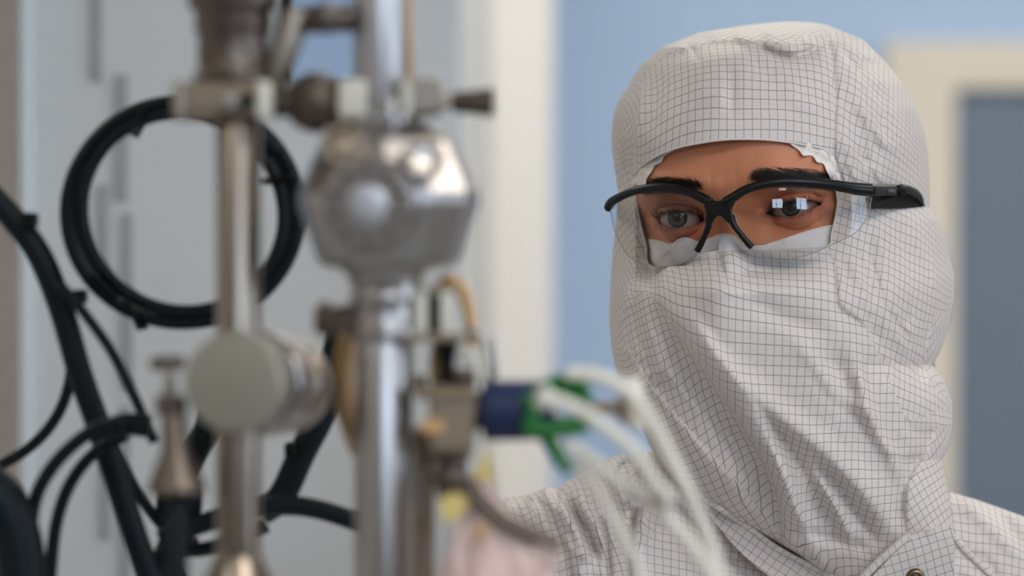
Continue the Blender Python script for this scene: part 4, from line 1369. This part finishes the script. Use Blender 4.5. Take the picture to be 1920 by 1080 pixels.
box('panel', (P(-66, 0, 2.05).x, 2.06, 1.3), (186 * 2.05 * K, .03, 2.6), M['brown_panel'], fr_)
bp_ = box('blue_panel', (P(617, 0, 2.07).x, 2.085, P(0, 60, 2.07).z), (150 * 2.07 * K, .02, 190 * 2.07 * K), M['blue_wall'])
tag(bp_, 'small pale blue panel on the grey housing behind the top of the line', 'panel')

# --- left upright of the vacuum line
up_ = thing('steel_upright', 'left upright steel tube with clamp and round flange', 'pipe', (E(447, 0).x, YE, 1.345))
lathe('tube', E(447, 1560), E(447, 215), [(0, 42 * S), (1, 42 * S)], M['steel'], up_, 48)
lathe('foot', E(447, 1560), E(447, 1040), [(0, 90 * S), (.7, 88 * S), (.86, 80 * S), (.96, 52 * S), (1, 46 * S)], M['steel'], up_, 48)
lathe('collar_body', E(437, 160), E(437, -160), [(0, 72 * S), (.07, 74 * S), (.08, 66 * S), (.3, 66 * S), (.31, 72 * S), (.44, 72 * S), (.45, 84 * S), (.6, 86 * S), (.61, 80 * S), (1, 80 * S)], M['steel_brown'], up_, 40)
lathe('side_rod', E(560, 20), E(500, 190), [(0, 30 * S), (.5, 26 * S), (1, 20 * S)], M['steel_dull'], up_, 20)
cx_ = E(420, 190)
box('clamp_block', cx_, (178 * S, .034, 66 * S), M['taupe'], up_, bevel=.003)
box('clamp_jaw', E(340, 190, -.012), (24 * S, .020, 72 * S), M['steel_dull'], up_, bevel=.002)
box('clamp_jaw', E(497, 190, -.014), (26 * S, .020, 72 * S), M['cream_metal'], up_, bevel=.002)
lathe('clamp_bolt', E(433, 190, -.014), E(433, 190, -.024), [(0, 16 * S), (.8, 16 * S), (1, 12 * S)], M['steel_bright'], up_, 6)
lathe('clamp_bolt', E(462, 188, -.014), E(462, 188, -.022), [(0, 14 * S), (.8, 14 * S), (1, 9 * S)], M['black_rubber'], up_, 6)
# round blanking flange clamped round the tube, facing the camera
fa, fb = E(438, 716, -.022), E(528, 722, .050)
fd_ = (fb - fa)
lathe('flange', fa, fa + fd_ * .18, [(0, 88 * S), (.1, 95 * S), (.9, 96 * S), (1, 90 * S)], M['disc'], up_, 56)
lathe('dark_groove_ring', fa + fd_ * .18, fa + fd_ * .42, [(0, 86 * S), (1, 84 * S)], M['dark_knob'], up_, 56)  # gap groove behind the disc, its shade put into the dark colour
lathe('clamp_ring', fa + fd_ * .42, fa + fd_ * .66, [(0, 88 * S), (.15, 100 * S), (.85, 102 * S), (1, 90 * S)], M['steel_bright'], up_, 56)
lathe('rear_flange', fa + fd_ * .66, fa + fd_ * 1.15, [(0, 80 * S), (.3, 78 * S), (.4, 94 * S), (.9, 94 * S), (1, 84 * S)], M['steel_dull'], up_, 56)

# --- needle valve
nv = thing('needle_valve', 'small brown steel valve with T handle and bell-shaped body', 'valve', (E(330, 0).x, YE - .01, 1.345))
def N_(px, py): return E(px, py, -.01)
lathe('handle', N_(281, 682), N_(348, 680), [(0, 9 * S), (.1, 13 * S), (.9, 13 * S), (1, 9 * S)], M['steel_brown'], nv, 20)
lathe('stem', N_(318, 750), N_(318, 682), [(0, 11 * S), (1, 10 * S)], M['steel_dull'], nv, 20)
lathe('nut', N_(320, 778), N_(320, 740), [(0, 30 * S), (.9, 30 * S), (1, 26 * S)], M['steel_brown'], nv, 6)
lathe('body', N_(332, 925), N_(326, 772), [(0, 54 * S), (.06, 56 * S), (.16, 50 * S), (.36, 38 * S), (.55, 26 * S), (1, 24 * S)], M['steel_brown'], nv, 32)
lathe('outlet', N_(334, 1560), N_(332, 925), [(0, 18 * S), (1, 22 * S)], M['black_cable'], nv, 20)

# --- cross rod with knobs
cr_ = thing('cross_rod', 'horizontal steel rod with dark knobs joining both uprights', 'rod', E(505, 190))
lathe('rod', E(508, 190), E(850, 190), [(0, 15 * S), (1, 13 * S)], M['steel_dull'], cr_, 24)
lathe('coupling', E(508, 190), E(556, 190), [(0, 26 * S), (.1, 30 * S), (.9, 30 * S), (1, 24 * S)], M['dark_knob'], cr_, 24)
lathe('star_knob', E(556, 198, -.01), E(632, 186, .004), [(0, 30 * S), (.12, 50 * S), (.4, 58 * S), (.7, 56 * S), (.9, 44 * S), (1, 24 * S)], M['dark_knob'], cr_, 8)
box('sliding_block', E(664, 190), (54 * S, .030, 72 * S), M['cream_metal'], cr_, bevel=.002)
box('sliding_block', E(797, 184), (62 * S, .028, 66 * S), M['steel_dull'], cr_, bevel=.002)
box('jaw', E(762, 186, -.012), (18 * S, .012, 66 * S), M['cream_metal'], cr_, bevel=.001)
lathe('thumb_knob', E(846, 192), E(926, 192), [(0, 12 * S), (.06, 20 * S), (.5, 22 * S), (.94, 28 * S), (1, 25 * S)], M['dark_knob'], cr_, 24)
hr_ = thing('upper_bracket', 'brown horizontal bracket at the top between the uprights', 'bracket', E(600, 35))
lathe('arm', E(548, 38), E(662, 34), [(0, 26 * S), (1, 26 * S)], M['steel_brown'], hr_, 20)
lathe('boss', E(612, 34, -.02), E(612, 34, .02), [(0, 22 * S), (.1, 30 * S), (.9, 30 * S), (1, 22 * S)], M['steel_brown'], hr_, 24)

# --- central column and chamber
cc_ = thing('central_column', 'polished central steel column under the round chamber', 'pipe', (E(718, 0).x, YE, 1.345))
lathe('tube', E(719, 1560), E(719, 560), [(0, 55 * S), (1, 54 * S)], M['steel_bright'], cc_, 56)
lathe('flange', E(721, 640), E(721, 545), [(0, 54 * S), (.02, 66 * S), (.3, 66 * S), (.32, 60 * S), (.8, 60 * S), (.82, 68 * S), (1, 66 * S)], M['steel_bright'], cc_, 48)
box('side_plate', E(795, 960, .03), (40 * S, .012, 330 * S), M['taupe'], cc_, bevel=.001)
ut = thing('upper_column', 'pale glassy upper column above the round chamber', 'pipe', E(715, 150))
lathe('tube', E(712, 232), E(712, -200), [(0, 50 * S), (1, 50 * S)], M['glass_tube'], ut, 48)
lathe('amber_tube', E(768, 170, .01), E(758, -200, .01), [(0, 9 * S), (1, 9 * S)], M['orange'], ut, 16)
lathe('neck_ring', E(715, 245), E(715, 205), [(0, 66 * S), (.2, 72 * S), (.8, 72 * S), (1, 60 * S)], M['steel_bright'], ut, 40)
lathe('bright_stud', E(733, 250, -.02), E(733, 180, -.02), [(0, 13 * S), (.8, 13 * S), (1, 8 * S)], M['steel_bright'], ut, 16)

ch = thing('round_chamber', 'rounded polished steel chamber with several ports', 'chamber', E(720, 500))
lathe('body', E(730, 506), E(727, 230), [(0, 74 * S), (.03, 126 * S), (.07, 134 * S), (.44, 170 * S), (.52, 170 * S), (.86, 128 * S), (.92, 112 * S), (1, 66 * S)], M['steel_bright'], ch, 12)
fo_ = lathe('front_flange', E(716, 384, .0), E(690, 384, -.040), [(0, 84 * S), (.10, 92 * S), (.85, 92 * S), (1, 84 * S)], M['steel_bright'], ch, 12)
for k in range(10):
    a_ = 2 * PI * (k + .5) / 10
    q_ = E(690 + 68 * math.cos(a_), 384 + 68 * math.sin(a_), -.040)
    lathe('bolt', q_, q_ + Vector((-.0008, -.002, 0)), [(0, .0018), (1, .0015)], M['steel_brown'], fo_, 6)
lathe('neck', E(725, 560), E(722, 495), [(0, 66 * S), (.3, 64 * S), (.7, 74 * S), (1, 84 * S)], M['steel_bright'], ch, 48)
def port(p, q, r, m, name='port'):
    o = lathe(name, p, q, [(0, r * .86), (.62, r * .86), (.64, r * 1.0), (.96, r * 1.0), (1, r * .9), (1.0, r * .62), (.9, r * .6)], m, ch, 44)
    ax_ = (Vector(q) - Vector(p)).normalized()
    u = ax_.cross(Vector((0, 0, 1))).normalized(); v = ax_.cross(u)
    for k in range(8):
        a_ = 2 * PI * k / 8
        c = Vector(q) + (u * math.cos(a_) + v * math.sin(a_)) * r * .8
        lathe('bolt', c - ax_ * .0005, c + ax_ * .0022, [(0, .0019), (.9, .0019), (1, .0015)], M['steel_dull'], o, 6)
port(E(770, 330, -.012), E(796, 296, -.036), 40 * S, M['steel_bright'])
port(E(668, 300, -.010), E(640, 270, -.030), 42 * S, M['steel'])
lathe('sight_glass', E(690, 384, -.038), E(689, 384, -.042), [(0, 38 * S), (.8, 38 * S), (1, 34 * S)], M['glass_tube'], ch, 32)

# --- clamp and fittings right of the column
cf = thing('hinged_clamp', 'pale hinged clamp with dark gap and brown wing knob below chamber', 'clamp', E(800, 640))
box('plate', E(812, 632), (112 * S, .03, 16 * S), M['taupe'], cf, bevel=.001)
box('link_plate', E(789, 587, -.004), (26 * S, .010, 78 * S), M['cream_metal'], cf, bevel=.001)
box('link_plate', E(838, 587, -.004), (26 * S, .010, 78 * S), M['cream_metal'], cf, bevel=.001)
box('gap_block', E(814, 590, .004), (26 * S, .014, 86 * S), M['black_rubber'], cf, bevel=.001)
box('top_bar', E(814, 546), (86 * S, .016, 14 * S), M['steel_dull'], cf, bevel=.001)
lathe('wing_knob', E(590, 598), E(668, 598), [(0, 24 * S), (.2, 34 * S), (.35, 36 * S), (.4, 24 * S), (.6, 26 * S), (1, 30 * S)], M['steel_brown'], cf, 10)
lathe('spindle', E(650, 598), E(790, 600), [(0, 12 * S), (1, 12 * S)], M['steel_brown'], cf, 16)

h1 = tube('amber_hose', [E(x, y, .012) for x, y in catmull([(820, 560), (832, 532), (850, 526), (868, 548), (880, 590), (886, 650)], 6)], 13 * S, M['orange'], seg=16)
tag(h1, 'amber bent hose beside the pale hinged clamp', 'hose')
h2 = tube('amber_hose', [E(x, y, .045) for x, y in catmull([(664, 600), (648, 660), (644, 720), (652, 780), (676, 850)], 6)], 20 * S, M['orange'], seg=16)
tag(h2, 'thick amber hose passing behind the central column', 'hose')
h3 = tube('amber_hose', [E(x, y, .01) for x, y in catmull([(826, 640), (818, 680), (822, 730)], 6)], 13 * S, M['orange'], seg=16)
tag(h3, 'short amber hose between the clamp and the taupe regulator', 'hose')
lp_ = tube('steel_loop', [E(x, y, -.004) for x, y in catmull([(868, 632), (892, 622), (912, 640), (922, 690), (910, 740), (890, 772)], 6)], 9 * S, M['steel_bright'], seg=14)
tag(lp_, 'bent shiny steel pipe at the right of the hoses', 'pipe')

rg = thing('regulator', 'taupe metal regulator block with stacked collars and fittings', 'regulator', E(845, 850))
box('block', E(848, 786), (84 * S, .030, 120 * S), M['taupe'], rg, bevel=.002)
box('top_plate', E(838, 736), (116 * S, .034, 22 * S), M['taupe'], rg, bevel=.002)
lathe('barrel', E(846, 935), E(846, 845), [(0, 26 * S), (.3, 30 * S), (.32, 36 * S), (.5, 36 * S), (.52, 30 * S), (.8, 30 * S), (.82, 38 * S), (1, 38 * S)], M['steel_brown'], rg, 32)
lathe('fitting', E(884, 664), E(860, 664), [(0, 12 * S), (.1, 16 * S), (.45, 16 * S), (.5, 11 * S), (.55, 16 * S), (1, 16 * S)], M['cream_metal'], rg, 20)
lathe('dark_fitting', E(836, 722), E(840, 640), [(0, 9 * S), (.4, 14 * S), (1, 20 * S)], M['black_rubber'], rg, 20)
lathe('dark_fitting', E(868, 725), E(866, 690), [(0, 26 * S), (1, 24 * S)], M['dark_knob'], rg, 20)
lathe('copper_nut', E(800, 716, -.006), E(776, 716, -.006), [(0, 14 * S), (1, 14 * S)], M['brass'], rg, 6)
lathe('copper_nut', E(826, 722, -.01), E(808, 722, -.01), [(0, 12 * S), (1, 12 * S)], M['brass'], rg, 6)
lathe('side_union', E(886, 770), E(908, 770), [(0, 42 * S), (.4, 42 * S), (.5, 36 * S), (1, 36 * S)], M['steel_brown'], rg, 32)
box('amber_label', E(812, 800, -.016), (40 * S, .002, 26 * S), M['orange'], rg, bevel=.0004)

# --- blue connector with its leads
bc = thing('cable_connector', 'navy blue cylindrical connector with green wires at its end', 'connector', E(980, 768))
lathe('sleeve', E(904, 770), E(1040, 768), [(0, 54 * S), (.02, 57 * S), (.97, 56 * S), (1, 48 * S), (1, 30 * S), (.95, 28 * S)], M['blue'], bc, 48)
gw_ = [[(1000, 742), (1030, 722), (1060, 712), (1100, 722)], [(1000, 750), (1040, 742), (1080, 730), (1106, 738)], [(1000, 780), (1040, 790), (1080, 792), (1108, 782)],
       [(990, 786), (1030, 806), (1070, 806), (1104, 796)], [(1010, 800), (1030, 830), (1045, 855), (1070, 884)], [(1000, 795), (1020, 812), (1040, 838), (1052, 872)], [(985, 740), (1000, 770), (990, 800), (1010, 815)], [(1030, 715), (1060, 740), (1090, 752), (1108, 744)]]
for k, g_ in enumerate(gw_):
    tube('green_wire', [E(x, y, -.013 + .004 * (k % 3)) for x, y in catmull(g_, 6)], 12 * S, M['green'], bc, seg=12)

WC = [('white cable leaving the blue connector highest and arching farthest right', [(1060, 700), (1110, 702), (1160, 722), (1210, 770), (1255, 850), (1295, 930), (1325, 1000), (1345, 1060), (1360, 1140)], 16, -.03),
      ('white cable crossing from the connector centre to the lower right', [(1008, 744), (1050, 752), (1100, 776), (1150, 812), (1196, 852), (1226, 900), (1262, 945)], 15, -.055),
      ('white cable sagging below the green wires along the shoulder', [(1062, 832), (1110, 862), (1160, 900), (1212, 936), (1262, 980), (1310, 1040), (1350, 1110)], 16, -.045),
      ('cream cable hanging lowest under the blue connector', [(1080, 868), (1110, 905), (1140, 950), (1170, 1005), (1195, 1060), (1215, 1130)], 15, -.04)]
for lb, pts, r_, dy in WC:
    o = tube('white_cable', [E(x, y, dy) for x, y in catmull(pts, 8)], r_ * .8 * S, M['white_cable'], seg=16)
    tag(o, lb, 'cable', 'off-white cables from the blue connector')
lc = lathe('cable_tip', E(1008, 744, -.058), E(1030, 748, -.056), [(0, 17 * S), (.2, 21 * S), (.8, 21 * S), (1, 16 * S)], M['white_cable'], bc, 20)
tt = thing('terminal_lug', 'tan terminal lug with clear disc beside the white cables', 'terminal', E(1140, 765))
lathe('pin', E(1100, 762), E(1172, 766), [(0, 8 * S), (.5, 11 * S), (1, 14 * S)], M['tan'], tt, 16)
lathe('disc', E(1160, 748), E(1184, 750), [(0, 34 * S), (.3, 46 * S), (.7, 46 * S), (1, 34 * S)], M['tan'], tt, 28)
lathe('clear_sleeve', E(1186, 706, -.01), E(1196, 806, -.01), [(0, 16 * S), (.5, 19 * S), (1, 15 * S)], M['white_cable'], tt, 20)
ct_ = lathe('cable_end', E(1228, 918, -.05), E(1262, 946, -.05), [(0, 15 * S), (.4, 18 * S), (1, 12 * S)], M['tan'], tt, 16)

# --- tags and plastic bag
tg = prism('warning_tag', [E(x, y, -.03) for x, y in ((824, 938), (850, 922), (878, 934), (872, 962), (848, 982), (826, 970))], (0, .004, 0), M['yellow'])
tag(tg, 'small yellow tag hanging under the taupe regulator', 'tag')
tg2 = prism('warning_tag', [E(x, y, -.02) for x, y in ((914, 842), (930, 912), (906, 928), (878, 906))], (0, .004, 0), M['yellow'])
tag(tg2, 'pale yellow triangular tag below the blue connector', 'tag')
tg3 = prism('warning_tag', [E(x, y, -.035) for x, y in ((890, 990), (912, 980), (920, 1000), (898, 1016))], (0, .003, 0), M['orange'])
tag(tg3, 'tiny orange tag on the pink plastic bag', 'tag')

def bag():
    nu, nv_ = 72, 60
    verts, faces = [], []
    for i in range(nv_):
        v = i / (nv_ - 1)
        py = 905 + v * 330
        cx__ = 905 + 40 * v; rx = np.interp(v, [0, .08, .25, .5, 1], [14, 26, 58, 92, 118])
        for k in range(nu):
            a_ = 2 * PI * k / nu
            rr = rx * (1 + .10 * math.sin(a_ * 7 + v * 3) + .06 * math.sin(a_ * 13 - v * 9) + .05 * math.sin(v * 22 + a_ * 3))
            ex = 1 + .45 * max(0, math.cos(a_)) * math.exp(-((v - .36) / .14) ** 2)
            verts.append(E(cx__ + rr * math.cos(a_) * ex, py + 8 * math.sin(a_ * 5), -.02 + rr * S * math.sin(a_) * .6))
    for i in range(nv_ - 1):
        for k in range(nu):
            faces.append((i * nu + k, i * nu + (k + 1) % nu, (i + 1) * nu + (k + 1) % nu, (i + 1) * nu + k))
    faces.append(tuple(range(nu - 1, -1, -1))); faces.append(tuple(range((nv_ - 1) * nu, nv_ * nu)))
    return link('plastic_bag', mesh_from('plastic_bag', verts, faces), M['pink'])
bg = bag(); tag(bg, 'crumpled pinkish plastic bag tied under the taupe regulator', 'bag')
tube('bag_neck', [E(x, y, -.03) for x, y in catmull([(876, 900), (900, 935), (945, 975), (1000, 1002), (1052, 1024)], 6)], [15 * S] * 20 + [11 * S] * 5, M['steel_brown'], bg, seg=14)

# --- black cables
YB = 1.32
def Bk_(px, py, dy=0.0): return P(px, py, YB + dy)
SB = YB * K
coil = thing('cable_coil', 'round coil of black cable tied with cable ties on the housing', 'cable', Bk_(342, 600))
for k in range(5):
    rr = 203 + (-14, 12, 0, -8, 9)[k]
    pts = []
    for i in range(96):
        a_ = 2 * PI * i / 96
        wob = 4 * math.sin(a_ * 2 + k * 1.7)
        pts.append(Bk_(343 + (rr + wob) * math.cos(a_) * 1.0, 398 + (rr - 3 + wob) * math.sin(a_), (-.006, -.004, .006, .012, .010)[k]))
    tube('loop', pts, 12.5 * SB, M['black_cable'], coil, seg=12, closed=True)
for px, py, a_ in ((262, 228, 62), (202, 536, -45), (524, 336, 10), (255, 590, -65), (500, 262, -40)):
    ca = math.radians(a_)
    dxx, dyy = math.cos(ca), math.sin(ca)
    o = box('cable_tie', Bk_(px, py), (62 * SB, .030, 9 * SB), M['black_rubber'], coil, rot=None, bevel=.0005)
    ctr = Bk_(px, py)
    me = o.data
    rm = Matrix.Translation(ctr) @ Matrix.Rotation(-ca + PI * 0, 4, 'Y') @ Matrix.Translation(-ctr)
    me.transform(rm)
CAB = [('thick black cable bundle sweeping down from the left edge', [(-40, 340), (20, 405), (75, 480), (115, 580), (150, 700), (185, 800), (225, 920), (285, 1100)], 24, 0),
       ('thin black cable branching off to the valve', [(110, 530), (160, 590), (210, 660), (250, 740), (290, 830)], 10, -.02),
       ('thin black cable curving back to the left edge', [(128, 600), (134, 690), (112, 770), (60, 835), (-30, 890)], 11, .02),
       ('black cable arching down left of the thick bundle, outer one', [(262, 800), (190, 800), (120, 850), (72, 920), (58, 1000), (62, 1110)], 13, -.03),
       ('black cable arching down left of the thick bundle, inner one', [(236, 815), (176, 850), (130, 910), (104, 990), (92, 1110)], 12, -.015),
       ('heavy black hose in the lower left corner', [(-60, 900), (-6, 930), (26, 990), (40, 1060), (46, 1150)], 46, -.04),
       ('thin black cable crossing the thick bundle near the bottom', [(170, 740), (215, 840), (262, 930), (320, 1000), (370, 1020)], 11, .03),
       ('black cable with a stub plug beside the valve', [(200, 806), (240, 796), (282, 800)], 21, -.035),
       ('thick black cable hanging below the valve', [(350, 900), (348, 960), (322, 1030), (280, 1110)], 30, .02),
       ('black cable running down beside the valve outlet', [(312, 900), (306, 960), (318, 1020), (350, 1110)], 14, .035),
       ('thick black cable running horizontally behind both columns', [(300, 1010), (370, 985), (450, 958), (530, 948), (600, 956), (690, 985)], 19, .01),
       ('lower black cable running behind the left upright', [(310, 1030), (380, 1030), (450, 1010), (500, 985)], 14, .02),
       ('thick black cable slanting down between the columns', [(640, 610), (624, 690), (606, 770), (566, 850), (528, 930), (490, 960)], 27, .03),
       ('thin black cable hanging straight beside the upper tube', [(538, -40), (536, 60), (536, 150)], 9, 0),
       ('dark green black cable passing behind the round flange', [(395, 700), (392, 790), (360, 860), (330, 930)], 26, .05)]
for lb, pts, r_, dy in CAB:
    o = tube('black_cable', [Bk_(x, y, dy) for x, y in catmull(pts, 8)], r_ * SB, M['black_cable'], seg=16)
    tag(o, lb, 'cable', 'black cables in front of the grey housing')
for px, py, dy in ((58, 412, 0), (545, 842, .03), (150, 556, 0), (222, 800, -.035)):
    o = box('cable_tie', Bk_(px, py, dy - .008), (20 * SB, .016, 26 * SB), M['black_rubber'], bevel=.001)
    tag(o, {58: 'black cable tie on the bundle at the left edge', 545: 'black cable tie on the slanting cable between columns', 150: 'black cable tie where the bundle branches', 222: 'black cable tie on the plugged stub cable'}[px], 'cable tie')
